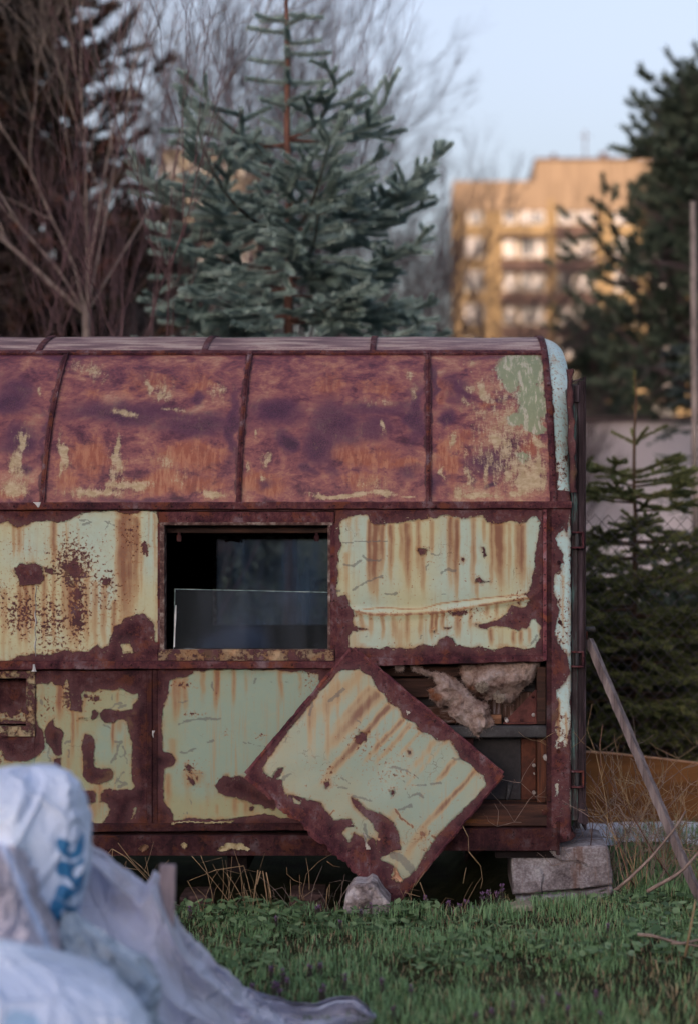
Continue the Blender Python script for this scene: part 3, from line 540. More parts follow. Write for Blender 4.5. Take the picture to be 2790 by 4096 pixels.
# inner lining behind the wall sheets (leaves the window and the open bay free)
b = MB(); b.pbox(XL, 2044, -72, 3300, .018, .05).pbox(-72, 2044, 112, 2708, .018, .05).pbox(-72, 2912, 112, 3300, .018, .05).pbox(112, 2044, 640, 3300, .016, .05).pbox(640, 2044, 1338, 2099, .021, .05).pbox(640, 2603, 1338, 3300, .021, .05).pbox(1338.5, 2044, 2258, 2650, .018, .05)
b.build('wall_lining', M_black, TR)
# ---- front window
wz = [(657, 2098), (1320, 2098), (1320, 2604), (657, 2604)]
WIN = MB(); 
WIN.pbox(640, 2088, 1330, 2101, -.012, .075).pbox(640, 2101, 659, 2600, -.010, .07).pbox(1311, 2101, 1322, 2600, -.010, .07)
win = WIN.build('window', M_frame, TR, bevel=.002)
b = MB(); b.pbox(659, 2101, 1311, 2132, .055, .075); b.build('blind_rail', M_darkwood, win)
for X in (702, 1255):
    bb = MB(); bb.pbox(X, 2142, X+18, 2166, .045, .054).pbox(X+4, 2130, X+14, 2143, .045, .054); bb.build('bracket', M_rustd, win)
bb = MB(); bb.tube([W(900, 2165, 8.4), W(925, 2158, 8.4), (W(960, 2166, 8.4))], .006, 5).tube([W(940, 2160, 8.4), W(962, 2158, 8.4), W(970, 2170, 8.4)], .004, 5); bb.build('curtain_hook', M_rustd, win)
def pane(name, pts, y, m, th=.005, parent=win):
    q = [W(X, Y) for X, Y in pts]; b = MB(); b.poly([(p.x, y, p.z) for p in q], (0, th, 0)); return b.build(name, m, parent)
pane('sliding_pane', ZA([(787, 1197), (1486, 1212), (1486, 1475), (778, 1475)]), .035, M_glass)
b = MB(); p = ZA([(786, 1196), (1486, 1211)]); b.tube([W(*p[0])+Vector((0, .037, 0)), W(*p[1])+Vector((0, .037, 0))], .0022, 4); p = ZA([(787, 1197), (780, 1475)])
b.tube([W(*p[0])+Vector((0, .037, 0)), W(*p[1])+Vector((0, .037, 0))], .002, 4); b.build('pane_edge', M_gedge, win)
b = MB(); p = ZA([(792, 1270), (789, 1330), (787, 1380), (784, 1460)]); b.tube([W(*k)+Vector((0, .033, 0)) for k in p], [.003, .006, .003, .004], 4); b.build('putty', M_white, win)
# clouded cup on the sill
b = MB(); c_ = W(757, 2606, 8.06); b.tube([(c_.x, .055, c_.z-.02), (c_.x, .055, c_.z+.010), (c_.x, .055, c_.z+.014)], [.040, .036, .018], 14); b.build('sill_dome', M_gedge, win)
# ---- lower row, left
L_pts = ZE([(770, 765), (835, 765), (853, 810), (848, 900), (850, 1050), (875, 1072), (1000, 1075), (1030, 1110), (1020, 1160), (960, 1200), (880, 1215), (800, 1195), (757, 1160), (755, 960), (745, 880)])
E_outer = ZE([(330, 310), (380, 300), (430, 308), (462, 280), (480, 280), (505, 310), (570, 322), (590, 275), (608, 262), (628, 320), (632, 400), (640, 440), (642, 545), (695, 550), (722, 455), (738, 440), (735, 400), (770, 370), (800, 376), (850, 385), (900, 355), (1000, 362), (1060, 350), (1140, 370), (1190, 388), (1210, 400), (1240, 400), (1252, 450), (1235, 482), (1208, 490), (1200, 540), (1100, 552), (1010, 545), (930, 550), (912, 580), (925, 620), (960, 645), (1020, 652), (1060, 635), (1110, 625), (1150, 640), (1165, 720), (1190, 820), (1205, 900), (1190, 980), (1195, 1080), (1205, 1180), (1220, 1230), (1190, 1268), (1120, 1265), (1040, 1275), (990, 1260), (940, 1270), (912, 1310), (920, 1370), (970, 1390), (1010, 1440), (970, 1520), (920, 1575), (850, 1575), (820, 1550), (760, 1540), (500, 1500), (330, 1300), (0, 1200), (-60, 1000), (0, 880), (120, 980), (250, 1000), (330, 960), (400, 890), (400, 830), (380, 720), (325, 640)])
E_sub = [ZE([(490, 615), (440, 660), (405, 730), (420, 840), (470, 880), (480, 930), (520, 965), (560, 940), (560, 850), (575, 760), (545, 715), (500, 690)]), ZE([(483, 980), (550, 980), (552, 1110), (483, 1100)]), L_pts,
    ZE([(835, 545), (870, 545), (882, 585), (850, 625), (818, 625), (838, 580)]), ZE([(640, 1275), (850, 1275), (872, 1320), (860, 1370), (780, 1395), (640, 1390)]), ZE([(720, 618), (785, 618), (785, 632), (720, 632)]), ZE([(680, 550), (720, 450), (735, 460), (738, 555)]), ZE([(850, 430), (890, 425), (885, 450), (860, 465)]), ZE([(755, 400), (790, 400), (780, 430), (758, 425)])]
E_sub2 = [ZE([(-60, 790), (330, 650), (380, 720), (400, 860), (330, 960), (250, 1005), (150, 1010), (60, 990), (20, 900), (-60, 880)])]
E_st = [(X, w_, a, b_, k) for X, w_, a, b_, k in [(540, 30, 300, 720, .95), (520, 14, 320, 700, .6), (660, 20, 550, 1100, .8), (700, 14, 560, 900, .5), (1020, 16, 650, 1000, .9), (900, 20, 1215, 1500, .7), (860, 14, 1230, 1450, .5), (1060, 14, 380, 520, .7), (770, 14, 430, 540, .5), (620, 26, 900, 1200, .4), (830, 60, 1390, 1600, .5), (1080, 30, 630, 800, .4), (380, 18, 310, 600, .3)]]
E_mk = [(ZE([(1000, 540), (1040, 500), (1090, 480)]), 14), (ZE([(1080, 530), (1110, 505), (1140, 500)]), 12), (ZE([(940, 680), (1000, 715)]), 8), (ZE([(585, 850), (635, 820)]), 12), (ZE([(1050, 830), (1105, 830), (1060, 880), (1060, 950), (1000, 1020)]), 13), (ZE([(1115, 870), (1140, 930), (1090, 970)]), 10), (ZE([(1130, 930), (1150, 1030)]), 8), (ZE([(1120, 1100), (1060, 1170), (1050, 1210)]), 9), (ZE([(1080, 1190), (1150, 1210), (1070, 1240)]), 14), (ZE([(440, 890), (440, 960), (455, 1010)]), 9), (ZE([(1010, 450), (1020, 380)]), 7), (ZE([(380, 500), (375, 450)]), 12), (ZE([(620, 900), (620, 970)]), 10)]
ex_c = lambda l: [(x/2.2614, w_/2.2614, 2600+a/2.2614, 2600+b_/2.2614, k) for x, w_, a, b_, k in l]
def esc(l): return [(x/2.2614, 2600+y/2.2614, rx/2.2614, ry/2.2614, k) for x, y, rx, ry, k in l]
sheet('wall_sheet', 141, 2684, 590, 3306, .000, M_paint_l, TR, add=[E_outer, ZE([(1175, 1545), (1210, 1430), (1230, 1430), (1225, 1490), (1185, 1545)])], sub=E_sub+E_sub2, streaks=ex_c(E_st), mk=E_mk,
    sp=esc([(600, 430, 60, 140, 1.0), (830, 420, 120, 60, .6), (440, 500, 90, 120, .6), (400, 600, 60, 60, .5), (700, 700, 100, 60, .2), (800, 1480, 120, 60, .4)]), tn=lambda P: .35+.4*blobs(P, esc([(1000, 730, 120, 100, 1), (940, 900, 100, 120, .9), (1100, 700, 60, 100, 1), (430, 900, 60, 100, .8)])), ragged=5)
# left hatch zone: sheet with a recessed box
sheet('wall_sheet', -60, 2946, 141, 3306, .000, M_paint_l, TR, add=[E_outer], sub=E_sub2, sp=esc([(0, 900, 200, 200, .5)]), ragged=6)
hatch = MB(); hatch.pbox(-70, 2684, 141, 2714, -.006, .02).pbox(105, 2714, 141, 2905, -.006, .02).pbox(-70, 2905, 141, 2946, -.010, .02)
ho = hatch.build('hatch_frame', mk_painted('hatch_paint', cream=(.36, .30, .2), blue=(.30, .26, .2), edge=.05, rustdark=.7), TR, bevel=.002)
sheet('hatch_back', -70, 2714, 105, 2905, .075, M_paint_l, TR, add=[ZE([(-60, 600), (20, 560), (60, 620), (100, 560), (170, 540), (210, 600), (200, 660), (-60, 660)])], sp=esc([(100, 500, 200, 160, .9)]), ragged=12)
sheet('wall_sheet', XL, 2684, -64, 3306, .0, M_paint_l, TR, res=40, add=[[(XL+40, 2740), (-110, 2730), (-100, 3240), (XL+40, 3250)]], ragged=30)
strip('upright_trim', 590, 2680, 610, 3307, -.012, .02, M_rustd); strip('upright_trim', 610, 2680, 630, 3307, -.004, .02, M_rustd)
drip([(616, 2922), (612, 2935), (615, 2950)], lambda t: 5*(1-t)+1, y=-.0125)
C_outer = ZC([(770, 140), (800, 125), (870, 115), (882, 100), (950, 85), (1100, 88), (1250, 90), (1400, 100), (1440, 110), (1440, 160), (1500, 200), (1700, 200), (1700, 780), (1330, 765), (1280, 760), (1200, 742), (1060, 765), (900, 770), (850, 762), (775, 775), (788, 745), (745, 690), (735, 620), (740, 590), (745, 540), (785, 520), (795, 505), (780, 470), (740, 455), (730, 380), (735, 280), (760, 200)])
C_st = [(790, 14, 130, 400, .7), (810, 10, 130, 330, .5), (835, 16, 120, 330, .6), (915, 10, 90, 300, .55), (975, 11, 90, 330, .85), (985, 7, 85, 250, .8), (1058, 9, 90, 300, .7), (1270, 9, 90, 290, .7), (1360, 9, 100, 250, .5), (1110, 8, 90, 260, .3), (760, 16, 560, 760, .6), (780, 20, 400, 560, .4), (880, 50, 545, 640, .5), (1060, 16, 670, 780, .6), (1110, 12, 690, 780, .6), (1140, 10, 700, 770, .6), (980, 8, 700, 770, .5), (1030, 16, 560, 600, .5), (940, 14, 600, 760, .25), (850, 14, 600, 760, .25)]
sheet('wall_sheet', 630, 2674, 1330, 3300, .000, M_paint_l, TR, add=[C_outer], sub=[ZC([(975, 612), (1010, 576), (1080, 570), (1105, 580), (1260, 690), (1240, 720), (1200, 716), (1140, 690), (1040, 665), (985, 650)]), ZC([(845, 520), (855, 512), (868, 525), (858, 548), (850, 540)]), ZC([(855, 580), (880, 590), (875, 610), (862, 600)]), ZC([(1132, 712), (1142, 712), (1140, 725), (1132, 722)])],
    streaks=[(x/1.1307, w_/1.1307, 2600+a/1.1307, 2600+b_/1.1307, k) for x, w_, a, b_, k in C_st],
    mk=[(ZC([(812, 337), (850, 322), (900, 313), (1000, 312)]), 13), (ZC([(815, 465), (850, 462), (880, 450)]), 11), (ZC([(940, 418), (968, 412)]), 10), (ZC([(1148, 150), (1158, 132)]), 10), (ZC([(955, 145), (958, 165), (968, 185)]), 8), (ZC([(1225, 145), (1340, 148)]), 3), (ZC([(810, 235), (850, 232)]), 6), (ZC([(1100, 420), (1200, 440)]), 4), (ZC([(840, 560), (915, 562)]), 5), (ZC([(830, 745), (850, 738), (840, 765)]), 6), (ZC([(860, 680), (870, 700)]), 7), (ZC([(1395, 90), (1420, 100)]), 10)],
    sp=[(z[0]/1.1307, 2600+z[1]/1.1307, z[2]/1.1307, z[3]/1.1307, z[4]) for z in [(830, 160, 50, 20, .9), (880, 290, 60, 12, .8), (870, 560, 50, 50, .6), (1180, 390, 30, 20, .7), (980, 190, 12, 90, .5), (1400, 150, 40, 60, .5), (1020, 380, 12, 20, .6), (1060, 640, 80, 20, .3)]],
    tn=lambda P: .55+.45*blobs(P, [(820, 2900, 90, 120), (1150, 2760, 200, 120), (1000, 3000, 200, 160), (800, 3130, 100, 80)])-.35*sm(P[:, 1], 3050, 3250), ragged=7)
rail('bottom_rail', XL, 1340, lin(0, 3294, 1340, 3292), lin(0, 3330, 1340, 3320), -.016, .03, M_rustd)
# paint flap along the bottom of that sheet and on the chassis beam
def flap(name, pts, y, m=None, parent=TR, cur=.012):
    q = np.array(pts); x0, y0 = q.min(0)-4; x1, y1 = q.max(0)+4; res = 3.0
    nx, ny = int((x1-x0)/res), int((y1-y0)/res); gx, gy = np.meshgrid(np.linspace(x0, x1, nx+1), np.linspace(y0, y1, ny+1)); P = np.c_[gx.ravel(), gy.ravel()]
    s = sdf(P, pts)+(fbm(P[:, 0]/8, P[:, 1]/8, 3, 2)-.5)*8
    V = np.c_[(P[:, 0]-PX)/880, y-cur*np.clip(1-s/9, 0, 1)**2*fbm(P[:, 0]/20, P[:, 1]/20, 2, 8)*1.5, EYE-(P[:, 1]-PY)/880]
    i = (np.arange(nx)[None, :]+(np.arange(ny)*(nx+1))[:, None]).ravel(); F = np.c_[i, i+nx+1, i+nx+2, i+1]; F = F[(s[F] > 0).all(1)]
    used = np.unique(F); mp = -np.ones(len(V), int); mp[used] = np.arange(len(used))
    o = mesh(name, V[used], mp[F], m, parent, True)
    k = o.modifiers.new('thickness', 'SOLIDIFY'); k.thickness = .0015; k.offset = 0
    return o
M_flake = mk_simple('loose_paint_flake', [(.35, (.16, .10, .05)), (.5, (.34, .29, .17)), (.7, (.46, .44, .30))], 26, .6, bump=.3)
flap('paint_flake', ZC([(770, 778), (850, 768), (940, 772), (1060, 768), (1060, 778), (950, 785), (860, 778), (780, 786)]), -.020, M_flake)
flap('paint_flake', ZC([(975, 905), (1010, 880), (1030, 865), (1070, 870), (1085, 865), (1110, 870), (1115, 885), (1140, 890), (1130, 905), (1090, 900), (1060, 895), (1040, 900), (1000, 908)]), -.030, M_flake)
flap('paint_flake', ZC([(825, 870), (840, 862), (855, 870), (852, 885), (838, 893), (825, 884)]), -.030, M_flake)
flap('paint_flake', ZC([(630, 890), (660, 868), (680, 880), (670, 905), (645, 910)]), -.029, mk_simple('brown_paint_flake', [(.35, (.08, .04, .025)), (.7, (.20, .12, .07))], 26, .7))
flap('paint_flake', ZE([(1085, 10), (1200, -5), (1215, 15), (1195, 35), (1140, 22)]), -.008, M_flake)
# chassis beams: channel section, left and right lengths
def chan(X0, X1, Y0, Y1, ya=-.024):
    a = W(X0, Y1); c = W(X1, Y0); b = MB(); b.box(a.x, c.x, ya, ya+.006, a.z, c.z).box(a.x, c.x, ya+.006, .06, c.z-.006, c.z).box(a.x, c.x, ya+.006, .06, a.z, a.z+.006)
    return b.build('chassis_beam', M_rustd, TR, bevel=.002)
chan(XL, 1405, 3340, 3420); chan(1406, 2226, 3312, 3400, -.028)
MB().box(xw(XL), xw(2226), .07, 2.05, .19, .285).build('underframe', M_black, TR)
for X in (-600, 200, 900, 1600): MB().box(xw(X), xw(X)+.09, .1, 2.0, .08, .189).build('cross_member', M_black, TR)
# dark skirt at the corner below the post
b = MB(); b.poly([W(2203, 3352)+Vector((0, -.004, 0)), W(2290, 3330)+Vector((0, -.004, 0)), W(2302, 3345)+Vector((0, -.004, 0)), W(2284, 3362)+Vector((0, -.004, 0)), W(2215, 3378)+Vector((0, -.004, 0))], (0, .5, 0)); b.build('corner_bracket', M_rustd, TR, bevel=.003)
b = MB(); b.pbox(2222, 3285, 2236, 3420, -.016, .3); b.build('beam_end_plate', M_rustd, TR, bevel=.002)
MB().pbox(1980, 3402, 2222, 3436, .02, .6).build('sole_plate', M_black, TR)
# ---- open bay at lower right
def fbox(name, x0, y0, x1, y1, ya, yb, m, bev=.002):
    (a, c) = ZF([(x0, y0), (x1, y1)]); return MB().pbox(a[0], a[1], c[0], c[1], ya, yb).build(name, m, TR, bevel=bev)
fbox('bay_backing', -600, 60, 1270, 1500, .150, .165, M_board, 0)
fbox('backing_board', 620, 760, 1030, 1302, .128, .149, M_board)
fbox('backing_board', 1031, 760, 1158, 1302, .120, .149, M_boardr)
fbox('bay_plank', -600, 150, 1155, 240, .09, .149, M_darkwood); fbox('bay_plank', -600, 260, 740, 420, .10, .149, M_darkwood)
fbox('bay_plank', 740, 380, 1125, 620, .11, .149, M_greywood and mk_simple('split_plank', [(.3, (.02, .012, .010)), (.55, (.07, .035, .025)), (.7, (.26, .23, .25))], 1, .8, (70, 60, 5), .7))
fbox('bay_plank', 150, 500, 760, 640, .085, .149, mk_simple('whitened_plank', [(.35, (.03, .015, .012)), (.52, (.10, .045, .03)), (.66, (.35, .33, .35))], 1, .8, (7, 40, 30), .6, fine=50))
fbox('wood_block', 765, 560, 856, 634, .040, .084, mk_simple('pale_block_wood', [(.35, (.10, .045, .025)), (.6, (.24, .12, .07))], 1, .8, (6, 40, 60), .4))
fbox('cross_bar', 380, 645, 1256, 745, .012, .05, M_steel, .005)
fbox('upright', 1156, 150, 1230, 636, .03, .149, M_darkwood); fbox('upright', 1160, 768, 1272, 1300, .035, .12, M_upwood)
fbox('upright', 1232, 130, 1256, 640, .012, .149, M_black)
fbox('upright', 540, 760, 618, 1300, .06, .149, M_rustd)
fbox('sill_timber', 380, 1306, 1290, 1490, -.004, .12, M_sillwood, .004)
q = ZF([(1140, 352), (1140, 625), (880, 622)]); b = MB(); b.poly([W(*k)+Vector((0, .055, 0)) for k in q], (0, .006, 0)); g_ = b.build('gusset_plate', M_gusset, TR)
fbox('gusset_flange', 1141, 345, 1152, 634, .030, .062, M_gusset); fbox('gusset_flange', 870, 623, 1141, 636, .030, .062, M_gusset)
def bolt(x, y, r, y0, y1, m): 
    (c,) = ZF([(x, y)]); p = W(*c); b = MB(); b.tube([(p.x, y1, p.z), (p.x, y0+.003, p.z), (p.x, y0, p.z)], [r, r, r*.5], 8); return b.build('bolt', m, TR)
M_galv = mk_simple('zinc', [(.3, (.18, .17, .17)), (.7, (.5, .48, .48))], 40, .5)
bolt(1228, 912, .013, -.005, .034, M_galv); bolt(900, 606, .009, .03, .10, M_galv); bolt(1128, 560, .009, .04, .054, M_galv); bolt(1138, 1003, .008, .09, .119, M_galv); bolt(1138, 1236, .008, .09, .119, M_galv); bolt(1141, 1075, .004, .09, .119, M_galv)
bolt(1215, 1370, .014, -.012, -.005, M_rustd); bolt(1025, 605, .008, .04, .054, M_rustd); bolt(1122, 405, .008, .04, .054, M_rustd)
q = ZF([(915, 1158), (958, 1153), (940, 1220), (915, 1296), (897, 1296)]); b = MB(); b.poly([W(*k)+Vector((0, .10, 0)) for k in q], (0, .02, 0)); b.build('metal_wedge', M_steel, TR, bevel=.002)
# ---- door on the end wall, seen edge on, with hinges
DR = []
q0, q1 = ZI([(70, 245)])[0], ZI([(182, 212)])[0]
b = MB(); a = W(2287, 1535); c = W(2312, 3288); b.box(a.x, c.x, .03, .78, c.z, a.z); door = b.build('door', M_doorwood, TR, bevel=.003)
b = MB(); a = W(2313, 1522); c = W(2342, 3300); b.box(a.x, c.x-.006, .022, .80, c.z, a.z).box(c.x-.0055, c.x+.001, .012, .80, c.z-.03, a.z+.012); b.build('door_board', M_doorwood2, door, bevel=.003)
b = MB(); a = W(2295, 1540); c = W(2318, 1608); b.box(a.x, c.x, .014, .06, c.z, a.z); b.build('door_block', M_doorwood2, door, bevel=.002)
b = MB(); pts = [W(2287, 1526), W(2344, 1508)]; b.tube([(pts[0].x, .02, pts[0].z), (pts[1].x, .02, pts[1].z)], .004, 5); b.build('door_cap', M_doorwood2, door)
b = MB(); q = [(2320, 3240), (2349, 3236), (2350, 3298), (2335, 3302), (2310, 3285)]; b.poly([W(*k)+Vector((0, .010, 0)) for k in q], (0, .7, 0)); b.build('door_foot', M_doorwood2, door)
for (Ya, Yb) in ((2126, 2194), (2605, 2670), (3083, 3152)):
    b = MB(); b.pbox(2283, Ya, 2334, Ya+7, -.012, .02).pbox(2283, Yb-7, 2334, Yb, -.012, .02).pbox(2326, Ya+7, 2334, Yb-7, -.012, .02)
    h_ = b.build('hinge', M_rust, TR, bevel=.0015)
    a, c = W(2307, Ya+8), W(2307, Yb-8); b = MB(); b.tube([(a.x, .004, a.z), (c.x, .004, c.z)], .010, 10); b.build('hinge_pin', M_steel, h_)
# torn metal trim hanging by the door head
def torn():
    V = []; n = 70
    for i in range(n+1):
        t = i/n; Y = 1477+t*493; xl = 2263+16*t+3*math.sin(t*19); xr = 2286+18*t+3.5*math.sin(t*31+1)+2*math.sin(t*77)
        for k in range(5): u = k/4; p = W(xl+(xr-xl)*u, Y); V.append((p.x, .006-.020*math.sin(u*2.2)-.012*math.sin(t*9+u*2), p.z))
    F = [(i*5+j, i*5+j+1, i*5+j+6, i*5+j+5) for i in range(n) for j in range(4)]
    o = mesh('torn_trim', V, F, mk_painted('torn_trim_paint', cream=(.40, .34, .2), blue=(.38, .42, .36), edge=.03), TR, True, {'sd': np.full(len(V), -.012), 'sp': np.zeros(len(V))})
    k = o.modifiers.new('thickness', 'SOLIDIFY'); k.thickness = .002; k.offset = 0
torn()
b = MB(); p = W(2335, 2523); b.tube([(p.x, .10, p.z), (p.x+.058, .10, p.z)], .0125, 14); po = b.build('pipe_stub', M_steel, TR)
b = MB(); p = W(2350, 2545); b.box(p.x-.02, p.x+.004, .06, .11, p.z-.02, p.z+.015); b.build('pipe_bracket', M_rustd, TR)
# ------------------------------------------------------------------ ground, and an unseen ridge added to keep low sun off the foreground
def gz(x, y):
    x = np.asarray(x, float); y = np.asarray(y, float)
    return (fbm(x*.8+50, y*.8+50, 3, 31)-.5)*.10+(fbm(x*3+9, y*3+9, 2, 33)-.5)*.035-.24*sm(y, -.26, -.06)*np.maximum(1-sm(x, .15, .42), .26*(1-sm(x, .90, 1.05)))*(1-sm(y, 2.4, 3.2))
def gh(x, y): return float(gz(np.array([x]), np.array([y]))[0])
def mk_soil():
    t = NT('ground_soil', .95, .1); a = t.noise(3, 6, .6); g = t.noise(40, 5, .7)
    t.col(t.cr(t.add(a, t.ctr(g, .5)), [(.3, (.018, .016, .010)), (.5, (.030, .038, .016)), (.7, (.06, .055, .035))])); t.bump(t.add(a, g), .8, .01); return t.m
gx = np.r_[np.linspace(-400, -6, 24), np.arange(-5.6, 6.1, .12), np.linspace(7, 400, 24)]; gy = np.r_[np.linspace(-400, -9, 12), np.arange(-8, 6.1, .12), np.linspace(7, 900, 40)]
X_, Y_ = np.meshgrid(gx, gy); Zg = gz(X_, Y_)*np.where((abs(X_) < 7) & (Y_ < 7) & (Y_ > -9), 1, 0)
nx = len(gx)-1; i = (np.arange(nx)[None, :]+(np.arange(len(gy)-1)*(nx+1))[:, None]).ravel()
tag(mesh('ground', np.c_[X_.ravel(), Y_.ravel(), Zg.ravel()], np.c_[i, i+1, i+nx+2, i+nx+1], mk_soil(), None, True), kind='structure')
hx, hy = np.meshgrid(np.linspace(-420, 420, 60), np.linspace(-330, -90, 40))  # added ridge behind the camera, out of view, blocking the sun
hz = 34*np.exp(-((hy+205)/45.)**2)*(1+.0*hx)*(.93+.14*fbm(hx/30, hy/30, 3, 2))-.3
nx = 59; i = (np.arange(nx)[None, :]+(np.arange(39)*(nx+1))[:, None]).ravel()
tag(mesh('added_shade_ridge', np.c_[hx.ravel(), hy.ravel(), hz.ravel()], np.c_[i, i+1, i+nx+2, i+nx+1], mk_simple('shade_ridge_grass', [(.3, (.03, .04, .02)), (.7, (.07, .07, .04))], .1, .95, bump=0), None, True), kind='structure')
# ------------------------------------------------------------------ loose panel leaning on the trailer
Dp = lambda p: ZD([p])[0]
cT, cR, cB, cL = Dp((590, 5)), Dp((1255, 570)), Dp((770, 1135)), Dp((85, 555))
def at_y(P_, y): return W(P_[0], P_[1], 8+y)
yT, yB_ = -.036, -.17; yM = (yT+yB_)/2
vT, vB = at_y(cT, yT), at_y(cB, yB_); vL = at_y(cL, yM); vR = at_y(cR, yM)
O = (vT+vB+vL+vR)/4; eu = ((vR-vT)+(vB-vL)).normalized(); ev = ((vL-vT)+(vB-vR)); ev = (ev-eu*ev.dot(eu)).normalized(); en = eu.cross(ev)
if en.y > 0: en = -en
Wd = ((vR-vT).length+(vB-vL).length)/2; Hd = ((vL-vT).length+(vB-vR).length)/2
def to_px(V): 
    V = np.asarray(V); d = V[:, 1]+8; return np.c_[PX+V[:, 0]*FPX/d, PY-(V[:, 2]-EYE)*FPX/d]
def loose():
    res = .0052; nu, nv = int(Wd/res), int(Hd/res); U, Vv = np.meshgrid(np.linspace(-Wd/2, Wd/2, nu+1), np.linspace(-Hd/2, Hd/2, nv+1)); U = U.ravel(); Vv = Vv.ravel()
    base = np.array(O)[None]+U[:, None]*np.array(eu)[None]+Vv[:, None]*np.array(ev)[None]; P = to_px(base)
    po = ZD([(525, 88), (600, 90), (660, 120), (690, 185), (720, 195), (735, 240), (790, 265), (805, 305), (860, 330), (880, 365), (930, 385), (950, 410), (990, 412), (1010, 400), (1040, 440), (1060, 490), (1110, 520), (1130, 545), (1165, 570), (1180, 610), (1130, 670), (1060, 740), (1000, 800), (950, 850), (900, 930), (860, 1000), (800, 1050), (770, 1055), (748, 1020), (765, 985), (700, 950), (680, 880), (668, 850), (640, 870), (620, 850), (580, 830), (558, 870), (530, 830), (545, 805), (590, 805), (565, 762), (490, 772), (465, 735), (430, 692), (370, 682), (310, 657), (270, 655), (258, 590), (210, 582), (185, 570), (168, 532), (200, 485), (262, 405), (290, 360), (360, 275), (400, 225), (440, 175), (470, 150), (500, 105)])
    sub = [ZD([(570, 670), (600, 690), (640, 720), (700, 740), (760, 780), (785, 850), (792, 900), (740, 920), (690, 945), (678, 890), (692, 830), (662, 785), (620, 745), (588, 712)]), ZD([(588, 395), (612, 375), (638, 385), (636, 408), (610, 428), (592, 420)]), ZD([(448, 600), (470, 595), (474, 612), (456, 626)]), ZD([(748, 640), (765, 638), (768, 650), (752, 654)]), ZD([(826, 460), (838, 458), (840, 472), (828, 474)]), ZD([(800, 262), (835, 270), (822, 285), (805, 282)]), ZD([(218, 570), (240, 540), (262, 535), (250, 570), (225, 585)])]
    # rust runs follow the panel's own edges (it hung upright once)
    dv = np.array(ZD([(370, 670)])[0])-np.array(ZD([(740, 248)])[0]); dv /= np.linalg.norm(dv); du = np.array([-dv[1], dv[0]])
    st = np.zeros(len(P))
    for x, y, w_, L, k in [(742, 250, 16, 560, .95), (690, 190, 30, 430, .85), (650, 170, 14, 300, .5), (800, 312, 13, 330, .75), (835, 335, 12, 300, .6), (880, 370, 9, 200, .4), (950, 412, 18, 260, .45), (1040, 500, 13, 190, .7), (1130, 548, 12, 400, .8), (1000, 410, 10, 400, .3), (530, 150, 40, 300, .3), (610, 100, 30, 300, .3), (905, 820, 14, 180, .6), (1000, 680, 12, 330, .45), (620, 400, 20, 330, .4), (770, 730, 30, 260, .25), (850, 900, 30, 160, .2)]:
        c = np.array(ZD([(x, y)])[0]); r_ = P-c; a = r_@dv; b_ = r_@du+(fbm(a/60, a*0+x, 2, 3)-.5)*9
        g = np.exp(-(b_/(w_/1.1307))**2)*sm(a, -20, 12)*(1-sm(a, L*.35/1.13, L/1.13))*k; st = 1-(1-st)*(1-g)
    for x, w_, k in [(385, 14, .5), (465, 10, .45), (405, 8, .3)]:      # newer runs straight down
        c = np.array(ZD([(x, 220)])[0]); g = np.exp(-((P[:, 0]-c[0])/(w_/1.1307))**2)*sm(P[:, 1], c[1]-30, c[1]+40)*(1-sm(P[:, 1], c[1]+90, c[1]+330))*k; st = 1-(1-st)*(1-g)
    st = np.maximum(st, marks(P, [(ZD([(770, 720), (790, 760), (845, 802)]), 7), (ZD([(880, 825), (900, 838)]), 8), (ZD([(935, 840), (952, 850)]), 6), (ZD([(928, 872), (940, 885)]), 5), (ZD([(460, 760), (495, 725)]), 5)])*1.6)
    mk = [(ZD([(470, 232), (500, 210), (535, 178)]), 17), (ZD([(742, 532), (780, 532), (822, 548)]), 11), (ZD([(828, 668), (850, 655), (870, 650), (892, 668)]), 14), (ZD([(570, 662), (610, 672), (665, 682)]), 9), (ZD([(785, 722), (815, 712), (842, 705)]), 15), (ZD([(258, 592), (285, 565), (302, 558)]), 14), (ZD([(930, 608), (970, 600)]), 12), (ZD([(512, 622), (552, 622)]), 11), (ZD([(520, 570), (562, 602)]), 6), (ZD([(1030, 492), (1078, 490)]), 13), (ZD([(868, 612), (905, 615)]), 11), (ZD([(800, 590), (825, 612)]), 5), (ZD([(820, 545), (870, 580)]), 5), (ZD([(385, 290), (395, 240)]), 16), (ZD([(585, 310), (612, 335)]), 6), (ZD([(630, 790), (640, 840), (670, 870)]), 16), (ZD([(715, 480), (730, 500)]), 5), (ZD([(815, 640), (830, 655)]), 5), (ZD([(870, 745), (890, 760)]), 5), (ZD([(270, 420), (276, 395)]), 6), (ZD([(760, 930), (800, 945), (840, 990), (850, 1010)]), 40)]
    at = wear(P, add=[po, ZD([(305, 665), (345, 690), (340, 700), (310, 690)])], sub=sub, streaks=lambda P_: st, mk=mk, sp=[(900+z[0]/1.1307, 2600+z[1]/1.1307, z[2]/1.1307, z[3]/1.1307, z[4]) for z in [(660, 440, 120, 120, .35), (740, 560, 120, 120, .35), (900, 330, 100, 100, .3), (470, 560, 60, 60, .4), (880, 850, 80, 80, .4)]], tn=lambda P: .42+.5*blobs(P, [(1560, 3010, 200, 170), (1700, 3200, 160, 160), (1350, 2950, 120, 80, .6)]), ragged=6)
    bulge = (fbm(U*4, Vv*4, 3, 50)-.5)*.014*sm(np.minimum(Wd/2-abs(U), Hd/2-abs(Vv)), 0, .08)
    eroded = ((fbm(U*40, Vv*6, 4, 77)-.35)*.016)*(Vv > Hd/2-.001)*0
    V = base+bulge[:, None]*np.array(en)[None]
    i = (np.arange(nu)[None, :]+(np.arange(nv)*(nu+1))[:, None]).ravel(); F = np.c_[i, i+1, i+nu+2, i+nu+1]
